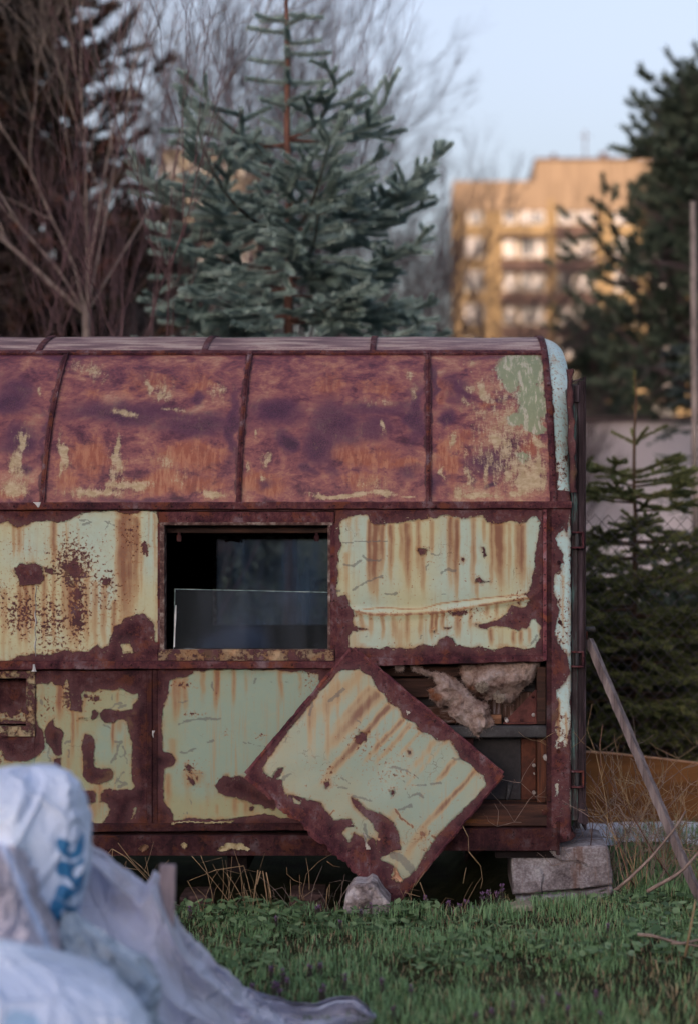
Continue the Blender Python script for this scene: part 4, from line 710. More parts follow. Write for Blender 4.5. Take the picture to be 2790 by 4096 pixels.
    loc = empty('loose_panel', tuple(O), 'square green painted metal panel with rust runs, standing on its corner against the trailer', 'metal panel')
    mesh('panel_face', V, F, M_paint_loose, loc, False, at)
    # folded rim on each side, bottom rims eaten ragged by rust
    def rim(p0, p1, out, ragged, wid):
        n = 150; V = []; e = (p1-p0); nrm_ = en
        for k in range(n+1):
            t = k/n; p = p0+e*t; rg = ragged*(max(0, fbm(np.array([t*26.]), np.array([1.3]), 4, 5)[0]-.36))*(.25+.75*math.sin(t*math.pi)**.3)
            V += [tuple(p+out*.0), tuple(p+out*(.004)+nrm_*.002), tuple(p+out*(wid-rg)+nrm_*-.004), tuple(p+out*(wid*.9-rg)+nrm_*-.020)]
        F = [(k*4+j, k*4+j+1, k*4+j+5, k*4+j+4) for k in range(n) for j in range(3)]
        o = mesh('folded_rim', V, F, M_rust_rim, loc, False)
        kk = o.modifiers.new('thickness', 'SOLIDIFY'); kk.thickness = .0015; kk.offset = 0
    c = lambda u, v: O+eu*(u*Wd/2)+ev*(v*Hd/2)
    rim(c(-1, -1), c(1, -1), -ev, .008, .014); rim(c(-1, 1), c(1, 1), ev, .050, .026); rim(c(-1, -1), c(-1, 1), -eu, .010, .016); rim(c(1, -1), c(1, 1), eu, .014, .014)
    # curled flakes near the lower corner
    for pl, mm in [(ZD([(762, 950), (775, 948), (790, 985), (806, 1010), (790, 1020), (770, 1005), (752, 1000), (760, 985)]), M_flake_o), (ZD([(625, 790), (640, 800), (650, 850), (676, 880), (640, 870)]), M_flake_w), (ZD([(815, 262), (838, 272), (822, 288)]), M_flake_w), (ZD([(685, 812), (706, 822), (700, 835), (688, 828)]), M_flake_o)]:
        q = np.array(pl); o = flap('paint_flake', pl, -.165 if q[:, 1].mean() > 3250 else -.075, mm, None, .014); o.parent = loc; o.matrix_parent_inverse = loc.matrix_basis.inverted()
    return loc
M_rust_rim = mk_rust('rim_rust', 1.3)
M_flake_o = mk_simple('orange_paint_flake', [(.35, (.35, .16, .10)), (.7, (.52, .36, .24))], 26, .6)
M_flake_w = mk_simple('white_paint_flake', [(.35, (.30, .28, .26)), (.7, (.62, .62, .58))], 26, .6)
loose()
# ------------------------------------------------------------------ insulation wool bursting out of the bay, wasp combs on it
def mk_wool():
    t = NT('mineral_wool', .95, .1); a = t.noise(7, 7, .65, dist=.4); g = t.noise(60, 5, .75); b_ = t.noise(4, 3, .5, loc=(4, 1, 7))
    c = t.cr(t.add(a, t.ctr(g, .4)), [(.32, (.07, .036, .032)), (.43, (.22, .155, .14)), (.53, (.37, .29, .27)), (.68, (.50, .44, .45))])
    c = t.mix(t.mul(t.ramp(b_, .54, .66), .75), c, (.17, .085, .05)); c = t.mix(t.mul(t.ramp(t.attr('og'), .25, .8), .8), c, (.22, .08, .035))
    t.col(c); t.bump(t.add(t.mul(a, 2.0), g), 1.0, .012); return t.m
M_wool = mk_wool()
def wool(name, pts, y0, depth, label, res=3.2, seed=0, og=()):
    q = np.array(pts); x0, y0_ = q.min(0)-6; x1, y1 = q.max(0)+6
    nx, ny = int((x1-x0)/res), int((y1-y0_)/res); gx, gy = np.meshgrid(np.linspace(x0, x1, nx+1), np.linspace(y0_, y1, ny+1)); P = np.c_[gx.ravel(), gy.ravel()]
    s = sdf(P, pts)+(fbm(P[:, 0]/12, P[:, 1]/12, 4, 2+seed)-.5)*16
    th = np.sqrt(np.clip(s/60, 0, 1))*depth
    n1 = fbm(P[:, 0]/70, P[:, 1]/70, 5, 12+seed); r1 = 1-abs(2*fbm(P[:, 0]/110, P[:, 1]/90, 3, 33+seed)-1)
    y = y0-th*(.5+.9*n1)+(.5-r1)*.045*np.clip(s/30, 0, 1)+(fbm(P[:, 0]/14, P[:, 1]/14, 4, 44)-.5)*.014
    V = np.c_[(P[:, 0]-PX)/880, y, EYE-(P[:, 1]-PY)/880]
    i = (np.arange(nx)[None, :]+(np.arange(ny)*(nx+1))[:, None]).ravel(); F = np.c_[i, i+nx+1, i+nx+2, i+1]; F = F[(s[F] > 0).all(1)]
    used = np.unique(F); mp = -np.ones(len(V), int); mp[used] = np.arange(len(used))
    o = mesh(name, V[used], mp[F], M_wool, None, True, {'og': blobs(P[used], og) if len(og) else np.zeros(len(used))})
    k = o.modifiers.new('thickness', 'SOLIDIFY'); k.thickness = .018; k.offset = -1
    r = np.random.default_rng(seed+90); U_ = V[used]; ed = (s[used] < 9); pr = np.where(ed, 6., 1.); pr /= pr.sum(); n = 2600; ii = r.choice(len(U_), n, p=pr); b0 = U_[ii]; d_ = r.normal(size=(n, 3))*np.array([1, .7, 1])+np.array([0, -.8, -.25]); d_ /= np.linalg.norm(d_, axis=1)[:, None]
    L_ = (.006+.014*r.random(n)**2)[:, None]; m_ = b0+d_*L_*.5; e_ = m_+(d_+r.normal(size=(n, 3))*.6)*L_*.5; w_ = np.cross(d_, r.normal(size=(n, 3))); w_ /= np.linalg.norm(w_, axis=1)[:, None]; w_ *= .0007
    V3 = np.stack([b0-w_, b0+w_, m_+w_*.8, m_-w_*.8, e_], 1).reshape(-1, 3); q_ = np.arange(n)*5
    mesh('fibres', V3, np.concatenate([np.c_[q_, q_+1, q_+2], np.c_[q_, q_+2, q_+3], np.c_[q_+3, q_+2, q_+4]]), M_wool, o, False, {'og': np.repeat(r.random(n)*.3, 5)})
    return o
f1 = lambda x, y, rx, ry, k=1: (1600+x/2.1107, 2600+y/2.1107, rx/2.1107, ry/2.1107, k)
wa = wool('insulation_wool', ZF([(480, 60), (1215, 60), (1200, 120), (1170, 190), (1140, 270), (1090, 320), (1050, 335), (1020, 370), (970, 440), (930, 490), (885, 480), (850, 440), (790, 430), (745, 450), (640, 420), (560, 330), (500, 250)]), .085, .055, 'x', seed=3, og=[f1(560, 340, 90, 50, .8), f1(500, 200, 80, 50, .5)])
tag(wa, 'fluffy beige insulation wool pushed up under the upper panel, with two wasp combs on it', 'insulation')
wb = wool('insulation_wool', ZF([(60, 122), (120, 130), (200, 160), (270, 188), (300, 180), (380, 195), (430, 215), (480, 260), (560, 330), (640, 400), (720, 440), (750, 470), (765, 560), (800, 620), (775, 670), (715, 695), (660, 755), (605, 742), (570, 680), (480, 620), (400, 545), (402, 490), (310, 484), (245, 410), (222, 350), (292, 300), (272, 235), (240, 245), (170, 205), (100, 190)]), .035, .045, 'x', seed=8, og=[f1(300, 400, 70, 40), f1(250, 350, 40, 30), f1(640, 560, 80, 30, .5), f1(600, 740, 30, 20, .8), f1(500, 400, 30, 80, .5)])
tag(wb, 'torn pinkish grey flap of insulation hanging down over the dark steel bar', 'insulation')
wc = wool('insulation_wool', ZF([(-45, 120), (20, 122), (22, 160), (5, 178), (-30, 165)]), .02, .02, 'x', seed=4, og=[f1(0, 140, 80, 60)])
tag(wc, 'small orange brown scrap of insulation just above the loose panel', 'insulation')
M_comb = mk_simple('paper_comb', [(.35, (.16, .13, .11)), (.7, (.42, .37, .32))], 60, .9)
def comb(cx, cy, r, label, tilt):
    (c,) = ZF([(cx, cy)]); p = W(*c); root = None; b = MB(); rr = random.Random(cx); cell = .0052
    for i in range(-6, 7):
        for j in range(-6, 7):
            x = (i+.5*(j % 2))*cell*1.75; z = j*cell*1.52; q = math.hypot(x, z)
            if q > r*(.82+.25*rr.random()) or (x > r*.1 and z > r*.3 and tilt < 0): continue
            y0 = -.012-.010*(1-(q/r)**2)+rr.uniform(-.001, .001); n = 6; v0 = len(b.V)
            for rad, yy in ((cell*.98, y0+.016), (cell*.98, y0), (cell*.70, y0+.0005), (cell*.6, y0+.009)):
                for k in range(n): a = math.pi/6+k*math.pi/3; b.V.append((x+rad*math.cos(a), yy, z+rad*math.sin(a)))
            for s_ in range(3):
                for k in range(n): b.F.append((v0+s_*n+k, v0+s_*n+(k+1) % n, v0+s_*n+n+(k+1) % n, v0+s_*n+n+k))
            b.F.append(tuple(v0+3*n+k for k in range(n)))
    o = b.build('wasp_comb', M_comb); o.location = (p.x, .012, p.z); o.rotation_euler = (R(18), 0, R(tilt)); tag(o, label, 'wasp nest', 'wasp combs on the insulation'); return o
comb(683, 308, .030, 'round papery wasp comb, the upper left one on the wool', 22); comb(838, 393, .029, 'papery wasp comb with a broken side, the lower right one on the wool', -28)
# ------------------------------------------------------------------ blocks and stones
def rock(name, pts, y0, y1, m, label, cat='stone', seed=0, group=None, rough_=.012, front=8.0, res=.007):
    """chunky stone: outline (photo px at depth front) extruded from y0 to y1, roughened"""
    q = [W(X, Y, front) for X, Y in pts]; P2 = np.array([(p.x, p.z) for p in q]); lo, hi = P2.min(0), P2.max(0)
    nx = max(8, int((hi[0]-lo[0])/res)); nz = max(6, int((hi[1]-lo[1])/res)); gx, gz_ = np.meshgrid(np.linspace(lo[0], hi[0], nx+1), np.linspace(lo[1], hi[1], nz+1)); G = np.c_[gx.ravel(), gz_.ravel()]
    # squeeze the grid into the outline
    c = P2.mean(0); s = sdf(G, P2)
    for _ in range(14):
        s = sdf(G, P2); e = .002; gxn = (sdf(G+[e, 0], P2)-sdf(G-[e, 0], P2))/(2*e); gzn = (sdf(G+[0, e], P2)-sdf(G-[0, e], P2))/(2*e)
        out = s < 0; G[out] -= (s[out, None])*np.c_[gxn, gzn][out]
    s = np.clip(sdf(G, P2), 0, 1); rnd = np.sqrt(np.clip(s/.009, 0, 1)); dsp = (fbm(G[:, 0]*9+seed, G[:, 1]*9, 5, seed)-.5)*rough_*4+(fbm(G[:, 0]*40, G[:, 1]*40, 4, seed+3)-.5)*rough_*1.8
    stp = sm(fbm(G[:, 0]*6+seed*3, G[:, 1]*5, 2, seed+9), .50, .515)*rough_*1.8
    f = y0+.012*(1-rnd)+dsp*.6-stp; V1 = np.c_[G[:, 0], f, G[:, 1]]
    t = y1-dsp; V2 = np.c_[G[:, 0], t, G[:, 1]]; n = len(V1)
    i = (np.arange(nx)[None, :]+(np.arange(nz)*(nx+1))[:, None]).ravel(); F = [tuple(r) for r in np.c_[i, i+1, i+nx+2, i+nx+1]]+[tuple(r) for r in np.c_[i, i+nx+1, i+nx+2, i+1]+n]
    ring = list(range(0, nx+1))+[r*(nx+1)+nx for r in range(1, nz+1)]+[nz*(nx+1)+k for k in range(nx-1, -1, -1)]+[r*(nx+1) for r in range(nz-1, 0, -1)]
    F += [(ring[(j+1) % len(ring)], ring[j], n+ring[j], n+ring[(j+1) % len(ring)]) for j in range(len(ring))]
    o = mesh(name, np.r_[V1, V2], F, m); return tag(o, label, cat, group)
rock('concrete_block', ZG([(-260, 1262), (-100, 1240), (215, 1226), (420, 1216), (560, 1206), (640, 1207), (700, 1224), (716, 1300), (726, 1400), (746, 1480), (748, 1575), (730, 1596), (430, 1640), (120, 1665), (-250, 1692)]), .03, .46, M_conc, 'big grey concrete block with a rust stain carrying the trailer corner', 'concrete block', 3, rough_=.0065)
rock('concrete_slab', ZG([(-220, 1712), (100, 1692), (420, 1668), (700, 1622), (748, 1625), (745, 1680), (660, 1760), (400, 1790), (-200, 1800)]), .02, .5, M_conc, 'low cracked concrete slab beneath the big block at the trailer corner', 'concrete slab', 8)
rock('stone', ZD([(1292, 1168), (1320, 1158), (1385, 1157), (1402, 1170), (1398, 1200), (1300, 1205)]), -.36, -.25, mk_simple('pale_stone', [(.35, (.22, .19, .15)), (.7, (.42, .38, .30))], 20, .9), 'small pale flat stone in the grass in front of the block', 'stone', 5, front=7.65)
M_lime = mk_simple('pinkish_limestone', [(.34, (.10, .08, .085)), (.5, (.29, .25, .265)), (.66, (.50, .47, .50))], 12, .9, bump=.8, dist=.006)
rock('stone', ZD([(530, 1200), (545, 1110), (575, 1065), (588, 1058), (640, 1062), (660, 1045), (685, 1058), (700, 1090), (745, 1140), (745, 1200), (735, 1215), (535, 1215)]), -.33, -.16, M_lime, 'pale pinkish broken rock propping the loose panel corner', 'stone', 12, rough_=.022, front=7.68)
rock('stone', [(1408, 3540), (1425, 3538), (1475, 3535), (1495, 3548), (1455, 3568), (1440, 3592), (1422, 3560)], -.37, -.34, M_lime, 'thin broken shard lying on the pale rock', 'stone', 15, rough_=.01, front=7.64, res=.006)
M_brick = mk_simple('dark_brick', [(.35, (.03, .018, .02)), (.6, (.09, .055, .055)), (.8, (.16, .11, .11))], 14, .9)  # dark base colour for the bricks and the far support block
rock('brick', [(712, 3600), (730, 3598), (820, 3596), (834, 3610), (838, 3800), (715, 3800)], .06, .26, M_brick, 'dim brick lying under the trailer at the left', 'brick', 21, group='bricks in the dark under the trailer')
rock('brick', [(1150, 3600), (1200, 3590), (1290, 3596), (1300, 3620), (1290, 3800), (1150, 3800)], .10, .3, M_brick, 'dim brick under the trailer left of the pale rock', 'brick', 22, group='bricks in the dark under the trailer')
rock('concrete_block', [(-300, 3430), (120, 3430), (120, 3800), (-300, 3800)], .1, .5, M_conc, 'concrete block under the left part of the trailer behind the sack', 'concrete block', 23)
rock('concrete_block', [(1900, 3440), (2040, 3436), (2050, 3760), (1890, 3760)], 1.5, 1.9, M_brick, 'dark support block far under the trailer', 'concrete block', 24)
# ------------------------------------------------------------------ leaning plank, fence, low board, foil
def plank(p0, p1, w_, t_, side, m):
    e = (p1-p0).normalized(); a = side-e*side.dot(e); a.normalize(); n_ = e.cross(a); b = MB(); N = 36; rr = random.Random(5)
    for i in range(N+1):
        p = p0+(p1-p0)*(i/N); k = rr.uniform(-.0016, .0016)
        for sa, sb in ((-1, -1), (1, -1), (1, 1), (-1, 1)): b.V.append(tuple(p+a*(sa*w_/2+k)+n_*(sb*t_/2+rr.uniform(-.001, .001))))
    for i in range(N):
        for j in range(4): b.F.append((i*4+j, i*4+(j+1) % 4, i*4+4+(j+1) % 4, i*4+4+j))
    b.F += [(0, 3, 2, 1), (N*4, N*4+1, N*4+2, N*4+3)]
    return b.build('wooden_plank', m)
pk = plank(W(2352, 2560, 8.10), W(2815, 3640, 7.72), .033, .032, Vector((1, -.75, .1)), M_greywood)
tag(pk, 'long weathered grey plank leaning against the trailer door', 'plank')
M_board_o = mk_simple('orange_board', [(.35, (.13, .052, .016)), (.6, (.22, .095, .030)), (.8, (.30, .14, .05))], 1.5, .8, (1, 8, 8), .3)
dF = 9.55
q = [W(X, Y, dF) for X, Y in ZG([(380, 262), (700, 280), (1100, 322), (1700, 392), (2600, 440), (6500, 520), (6500, 1040), (380, 1040)])]
root = empty('low_board_fence', (W(2600, 3300, dF).x, dF-8, 0), 'low orange brown timber board standing along the ground before the mesh fence', 'board')
b = MB(); b.poly(q, (0, .03, 0)); b.build('board', M_board_o, root)
b = MB(); b.poly([W(X, Y, dF-.004) for X, Y in ZG([(380, 1052), (6500, 1052), (6500, 1148), (380, 1136)])], (0, .03, 0)); b.build('board', M_board_o, root)
M_bedge = mk_simple('pale_sawn_edge', [(.3, (.36, .19, .11)), (.7, (.55, .32, .20))], 20, .8)
b = MB(); t = [W(X, Y, dF-.006) for X, Y in ZG([(380, 258), (700, 276), (1100, 318), (1700, 388), (2600, 436), (6500, 516)])]; t2 = [W(X, Y+5, dF-.006) for X, Y in ZG([(380, 258), (700, 276), (1100, 318), (1700, 388), (2600, 436), (6500, 516)])]
b.poly(t+t2[::-1], (0, .038, 0)); b.build('sawn_edge', M_bedge, root)
M_foil = mk_simple('white_foil', [(.3, (.50, .54, .66)), (.7, (.74, .78, .88))], 8, .35, bump=.6, dist=.01)
gx, gy = np.meshgrid(np.linspace(1.0-.1, 2.6, 60), np.linspace(1.02, 1.50, 26)); zz = .012+np.maximum(0, gz(gx, gy))+.035*fbm(gx*5, gy*9, 3, 71)+.03*(gy > 1.45)
i = (np.arange(59)[None, :]+(np.arange(25)*60)[:, None]).ravel(); tag(mesh('foil_sheet', np.c_[gx.ravel(), gy.ravel(), zz.ravel()], np.c_[i, i+1, i+61, i+60], M_foil, None, True), 'bluish white foil lying on the ground along the foot of the boards', 'plastic foil')
rock('plastic_rag', ZG([(385, 945), (430, 955), (458, 1010), (462, 1090), (455, 1215), (330, 1225), (240, 1215), (230, 1150), (330, 1120), (380, 1060)]), .60, .72, mk_simple('white_rag', [(.3, (.40, .42, .46)), (.7, (.62, .64, .68))], 12, .6, bump=.7, dist=.01), 'crumpled white plastic behind the trailer corner, above the concrete block', 'plastic rag', 31, front=8.62)
# chain-link fence: zigzag wires
def chainlink(x0, x1, y, z0, z1, cell=.074):
    root = empty('chain_link_fence', ((x0+x1)/2, y, 0), 'dark diamond wire mesh fence in front of the young green spruce', 'fence')
    V = []; F = []; r = .0021; n = int((x1-x0)/cell); k = int((z1-z0)/cell)
    for i in range(n):
        for s_ in (0, 1):
            for j in range(k):
                a = (i+((j+s_) % 2)*.5+(0 if s_ == 0 else .5)); x_a = x0+cell*(i+(.5 if (j % 2) else 0)); x_b = x0+cell*(i+(0 if (j % 2) else .5))
                if s_: x_a, x_b = x_a+cell*(.5 if j % 2 == 0 else -.5)+0, x_b+cell*(.5 if j % 2 == 1 else -.5)+0
                if s_: x_a = x0+cell*(i+(.5 if (j % 2) else 1)); x_b = x0+cell*(i+(1 if (j % 2) else .5))
                za = z0+j*cell*.5*1.1; zb = za+cell*.5*1.1; v0 = len(V); sag = .012*math.sin(x_a*3)
                yy = y+(.0015 if s_ else -.0015)
                V += [(x_a-r, yy, za+sag), (x_a+r, yy, za+sag), (x_a, yy-2*r, za+sag), (x_b-r, yy, zb+sag), (x_b+r, yy, zb+sag), (x_b, yy-2*r, zb+sag)]
                F += [(v0, v0+2, v0+5, v0+3), (v0+2, v0+1, v0+4, v0+5), (v0+1, v0, v0+3, v0+4)]
    mesh('wire_mesh', V, np.array(F), M_wire, root)
    return root
M_wire = mk_simple('fence_wire', [(.3, (.07, .05, .065)), (.7, (.16, .13, .15))], 30, .6, bump=0)
dN = 9.9; fz1 = W(2400, 2100, dN).z
fr = chainlink(W(2300, 0, dN).x, 3.3, dN-8, .30, .30+(fz1-.30)*2/1.1*1.0 if False else fz1+1.25)
# ------------------------------------------------------------------ vegetation
def needles_mesh(name, A, B, nl, per, m, parent, wdt=.0022, seed=0, up=.25, fwd=.55, vmul=1.0):
    """bottle-brush shoots from A to B clothed with thin needles (one triangle each)"""
    r = np.random.default_rng(seed); A = np.asarray(A); B = np.asarray(B); n = len(A); nl = np.broadcast_to(np.asarray(nl, float), (n,))
    d = B-A; L = np.linalg.norm(d, axis=1); d /= L[:, None]+1e-9
    cnt = np.maximum(6, (L*per)).astype(int); idx = np.repeat(np.arange(n), cnt); k = len(idx)
    t = r.random(k); base = A[idx]+(B-A)[idx]*t[:, None]
    ph = r.random(k)*2*np.pi; ref = np.where(abs(d[:, 2:3]) < .9, np.array([[0, 0, 1.]]), np.array([[1., 0, 0]])); u = np.cross(d, ref); u /= np.linalg.norm(u, axis=1)[:, None]; v = np.cross(u, d)
    rad = u[idx]*np.cos(ph)[:, None]+v[idx]*np.sin(ph)[:, None]; rad[:, 2] += up
    nd = rad+d[idx]*(fwd+.5*t[:, None]); nd /= np.linalg.norm(nd, axis=1)[:, None]
    ln = nl[idx]*(.75+.5*r.random(k)); tip = base+nd*ln[:, None]
    sd_ = np.cross(nd, r.normal(size=(k, 3))); sd_ /= np.linalg.norm(sd_, axis=1)[:, None]; sd_ *= (wdt*(.7+.6*r.random(k)))[:, None]
    V = np.stack([base-sd_, base+sd_, tip], 1).reshape(-1, 3); F = np.arange(3*k).reshape(-1, 3)
    sv = r.random(n)*.55; vv = (sv[idx]+.45*r.random(k))*vmul; vv = np.repeat(vv, 3)
    return mesh(name, V, F, m, parent, False, {'v': vv})
def sticks_mesh(name, segs, m, parent, sides=3):
    """segs: arrays p0,p1,r0,r1"""
    p0 = np.array([s[0] for s in segs], float); p1 = np.array([s[1] for s in segs], float); r0 = np.array([s[2] for s in segs]); r1 = np.array([s[3] for s in segs])
    d = p1-p0; d /= np.linalg.norm(d, axis=1)[:, None]+1e-9; ref = np.where(abs(d[:, 2:3]) < .9, np.array([[0, 0, 1.]]), np.array([[1., 0, 0]])); u = np.cross(d, ref); u /= np.linalg.norm(u, axis=1)[:, None]; v = np.cross(u, d)
    V = []; 
    for p, r_ in ((p0, r0), (p1, r1)):
        for j in range(sides):
            a = 2*math.pi*j/sides; V.append(p+(u*math.cos(a)+v*math.sin(a))*r_[:, None])
    V = np.stack(V, 1).reshape(-1, 3); n = len(p0); F = []
    for j in range(sides):
        b = np.arange(n)*2*sides; j2 = (j+1) % sides; F.append(np.c_[b+j, b+j2, b+sides+j2, b+sides+j])
    return mesh(name, V, np.concatenate(F), m, parent, True)
def rot(v, axis, a): return Quaternion(axis, a) @ v
def conifer(base, tiers, height, r0, label, cat, group, m_needle, m_bark, seed, nl=.017, per=1500, shoot=.13, wdt=.0022, leader=None, sub=True, droop=.0, name='spruce_tree', step=.085, ang=52):
    """tiers: (height, branch length, count, start elevation, end elevation)"""
    rr = random.Random(seed); base = Vector(base); root = empty(name, tuple(base), label, cat, group); wood = []; A = []; B = []; A2 = []; B2 = []
    lean = Vector((rr.uniform(-.01, .01), 0, 1))
    n = 14; tp = [base+lean*(height*i/n)+Vector((rr.uniform(-.008, .008), rr.uniform(-.008, .008), 0)) for i in range(n+1)]
    for i in range(n): wood.append((tp[i], tp[i+1], r0*(1-i/n)**.8+.004, r0*(1-(i+1)/n)**.8+.004))
    if leader: A.append(tp[-1]-Vector((0, 0, leader))); B.append(tp[-1])
    for z, Lb, cnt, e0, e1 in tiers:
        off = rr.uniform(0, 6.28)
        for k in range(cnt):
            az = off+6.283*k/cnt+rr.uniform(-.3, .3); L = Lb*rr.uniform(.72, 1.12); p = base+lean*(z+rr.uniform(-.05, .05)); m_ = max(2, int(L/step)); st = L/m_
            for i in range(m_):
                t = i/m_; el = e0+(e1-e0)*t**1.3-droop*math.sin(t*3.14); az += rr.uniform(-.06, .06)
                d = Vector((math.cos(az)*math.cos(el), math.sin(az)*math.cos(el), math.sin(el))); q = p+d*st
                wood.append((p, q, .003+.009*Lb*(1-t), .003+.009*Lb*(1-(i+1)/m_)))
                if t > .10 or Lb < .4: (A if t < .75 or Lb < .4 else A2).append(p); (B if t < .75 or Lb < .4 else B2).append(q)
                if t > (.18 if (Lb > .6 and z > 3.9) else .10) and Lb > .3:
                    for s_ in ((-1, 1) if (z > 4.1 or height < 5) else (-1, 1, rr.choice((-1, 1)))):
                        if rr.random() < .12: continue
                        Ls = shoot*(1.15-.55*t)*rr.uniform(.7, 1.25)*(1.0+.7*(Lb > .7 and t < .6)); up_ = Vector((0, 0, 1)); d2 = rot(d, up_, s_*R(rr.uniform(ang-12, ang+12))); d2.z += rr.uniform(-.35, .25); d2.normalize()
                        e_ = q+d2*Ls; A.append(q); B.append(e_); wood.append((q, e_, .003, .002))
                        if sub and Ls > shoot*.8:
                            for s2 in (-1, 1, -1, 1)[:rr.choice((2, 3, 4))]:
                                f = rr.uniform(.25, .8); d3 = rot(d2, up_, s2*R(rr.uniform(35, 60))); d3.z += rr.uniform(-.3, .3); q3 = q+d2*Ls*f; A.append(q3); B.append(q3+d3.normalized()*Ls*rr.uniform(.45, .75))
                p = q
    sticks_mesh('trunk', wood, m_bark, root, 5)
    o = needles_mesh('crown', A+A2, B+B2, nl, per, m_needle, root, wdt, seed)
    return root
M_blue = mk_leaf('blue_spruce_needles', [(.1, (.15, .23, .225)), (.5, (.32, .44, .42)), (.95, (.52, .64, .61))])
M_green = mk_leaf('green_spruce_needles', [(.1, (.065, .085, .035)), (.5, (.15, .175, .07)), (.95, (.28, .29, .12))])
M_pine = mk_leaf('pine_needles', [(.1, (.035, .055, .045)), (.5, (.085, .12, .09)), (.95, (.17, .21, .155))])
M_brownc = mk_leaf('brownish_conifer_needles', [(.1, (.028, .022, .022)), (.5, (.050, .042, .034)), (.72, (.075, .050, .038)), (.95, (.22, .075, .05))])
M_greyc = mk_leaf('grey_blue_needles', [(.1, (.04, .06, .062)), (.5, (.09, .125, .125)), (.95, (.16, .20, .20))])
M_barkr = mk_bark('reddish_bark', (.09, .040, .032), (.22, .11, .085)); M_barkg = mk_bark('pale_grey_bark', (.17, .14, .13), (.36, .30, .28)); M_barkd = mk_bark('dark_bark', (.075, .055, .06), (.16, .12, .125)); M_barkp = mk_bark('purple_bark', (.09, .055, .065), (.19, .115, .13))
M_barkg2 = mk_bark('young_spruce_bark', (.07, .045, .03), (.17, .10, .065))
# blue spruce right behind the trailer
tiers = []
for z, L_, c, e0, e1 in [(2.05, 1.0, 6, -.1, .2), (2.32, 1.0, 6, -.1, .2), (2.58, 1.0, 6, -.05, .25), (2.82, .98, 6, -.05, .3), (3.02, 1.02, 7, -.05, .4), (3.20, .72, 5, 0, .35), (3.34, .95, 6, -.05, .7), (3.58, 1.15, 7, .0, 1.1), (3.80, .55, 5, .1, .4), (3.98, .62, 5, .0, .7), (4.20, .78, 6, -.05, 1.25)]: tiers.append((z, L_, c, e0, e1))
for z in (4.48, 4.62, 4.75, 4.88, 5.02): tiers.append((z, .26, 4, .0, .3))
for z in (5.22, 5.3): tiers.append((z, .42, 5, .3, 1.0))
pb = W(1165, 2000, 11.7); conifer((pb.x, pb.y, 0), tiers, 6.0, .050, 'blue spruce with thick frosty needles standing close behind the trailer roof', 'tree', None, M_blue, M_barkr, 3, nl=.033, per=2600, shoot=.22, wdt=.0024, leader=.5, step=.15)
# young green spruce behind the wire fence
tiers = [(z, l, c, e0, e1) for z, l, c, e0, e1 in [(.25, 1.15, 8, -.1, .2), (.42, 1.1, 8, -.1, .2), (.6, 1.15, 8, -.1, .2), (.78, 1.05, 8, -.05, .25), (.95, 1.05, 8, -.05, .25), (1.12, .95, 8, -.05, .25), (1.3, .80, 7, 0, .3), (1.45, .66, 6, 0, .35), (1.58, .58, 6, .0, .4), (1.78, .42, 5, .05, .5), (1.86, .42, 5, .1, .4), (1.97, .34, 6, .1, .5), (2.20, .20, 4, .5, .35)]]
pb = W(2535, 2000, 11.0); conifer((pb.x, pb.y, 0), tiers, 2.62, .022, 'young dark green spruce with a tall bare leader behind the wire fence', 'tree', None, M_green, M_barkg2, 5, nl=.022, per=1500, shoot=.16, wdt=.0032, leader=.16, step=.10)
pb = W(2960, 2000, 11.4); conifer((pb.x, pb.y, 0), [(z*.75, .85-.28*z, 7, -.05, .25) for z in np.arange(.25, 2.2, .2)], 2.3, .03, 'second low green spruce behind the fence near the right edge', 'tree', None, M_green, M_barkr, 6, nl=.015, per=900, shoot=.14, wdt=.0026)
pb = W(2900, 2000, 16.0); conifer((pb.x, pb.y, 0), [(z, .80-.15*z, 6, -.15, .15) for z in np.arange(.4, 4.3, .24)], 4.5, .06, 'pale grey blue spruce, blurred, at the right edge behind the young spruce', 'tree', None, M_greyc, M_barkd, 8, nl=.025, per=420, shoot=.26, wdt=.005, step=.16)
# big pine at the right
def pine(base, H, R_, n, seed, label, m, name='pine_tree', zlo=.3, blob=.5, cover=None, group=None, needle=.09, wd=.012, per=900, shape=None):
    rr = random.Random(seed); base = Vector(base); root = empty(name, tuple(base), label, 'tree', group); wood = []; A = []; B = []
    N = 12; tp = [base+Vector((math.sin(i*.5+seed)*.08, 0, H*i/N)) for i in range(N+1)]
    for i in range(N): wood.append((tp[i], tp[i+1], .16*(1-i/N)+.02, .16*(1-(i+1)/N)+.02))
    for k in range(n):
        t = zlo+(1-zlo)*(k+.5)/n; az = k*2.4+rr.uniform(-.4, .4); L = R_*(shape(t) if shape else (1-t)**.7*1.1+.12)*rr.uniform(.6, 1.15); p = base+Vector((0, 0, H*t)); e = R(rr.uniform(5, 35))
        for i in range(6):
            d = Vector((math.cos(az)*math.cos(e), math.sin(az)*math.cos(e), math.sin(e))); q = p+d*L/6; wood.append((p, q, .035*(1-i/6)+.01, .035*(1-(i+1)/6)+.01))
            if i >= 1:
                for _ in range(5):
                    c = q+Vector((rr.gauss(0, 1), rr.gauss(0, 1), rr.gauss(0, .6)))*blob*.42; d3 = (c-p).normalized()+Vector((rr.gauss(0, .3), rr.gauss(0, .3), .35)); wood.append((q, c, .01, .006)); A.append(c); B.append(c+d3.normalized()*blob*rr.uniform(.25, .5))
            p = q; az += rr.uniform(-.2, .2); e += R(rr.uniform(-6, 10))
    sticks_mesh('trunk', wood, M_barkd, root, 4); needles_mesh('crown', A, B, needle, per, m, root, wd, seed, fwd=.7); return root
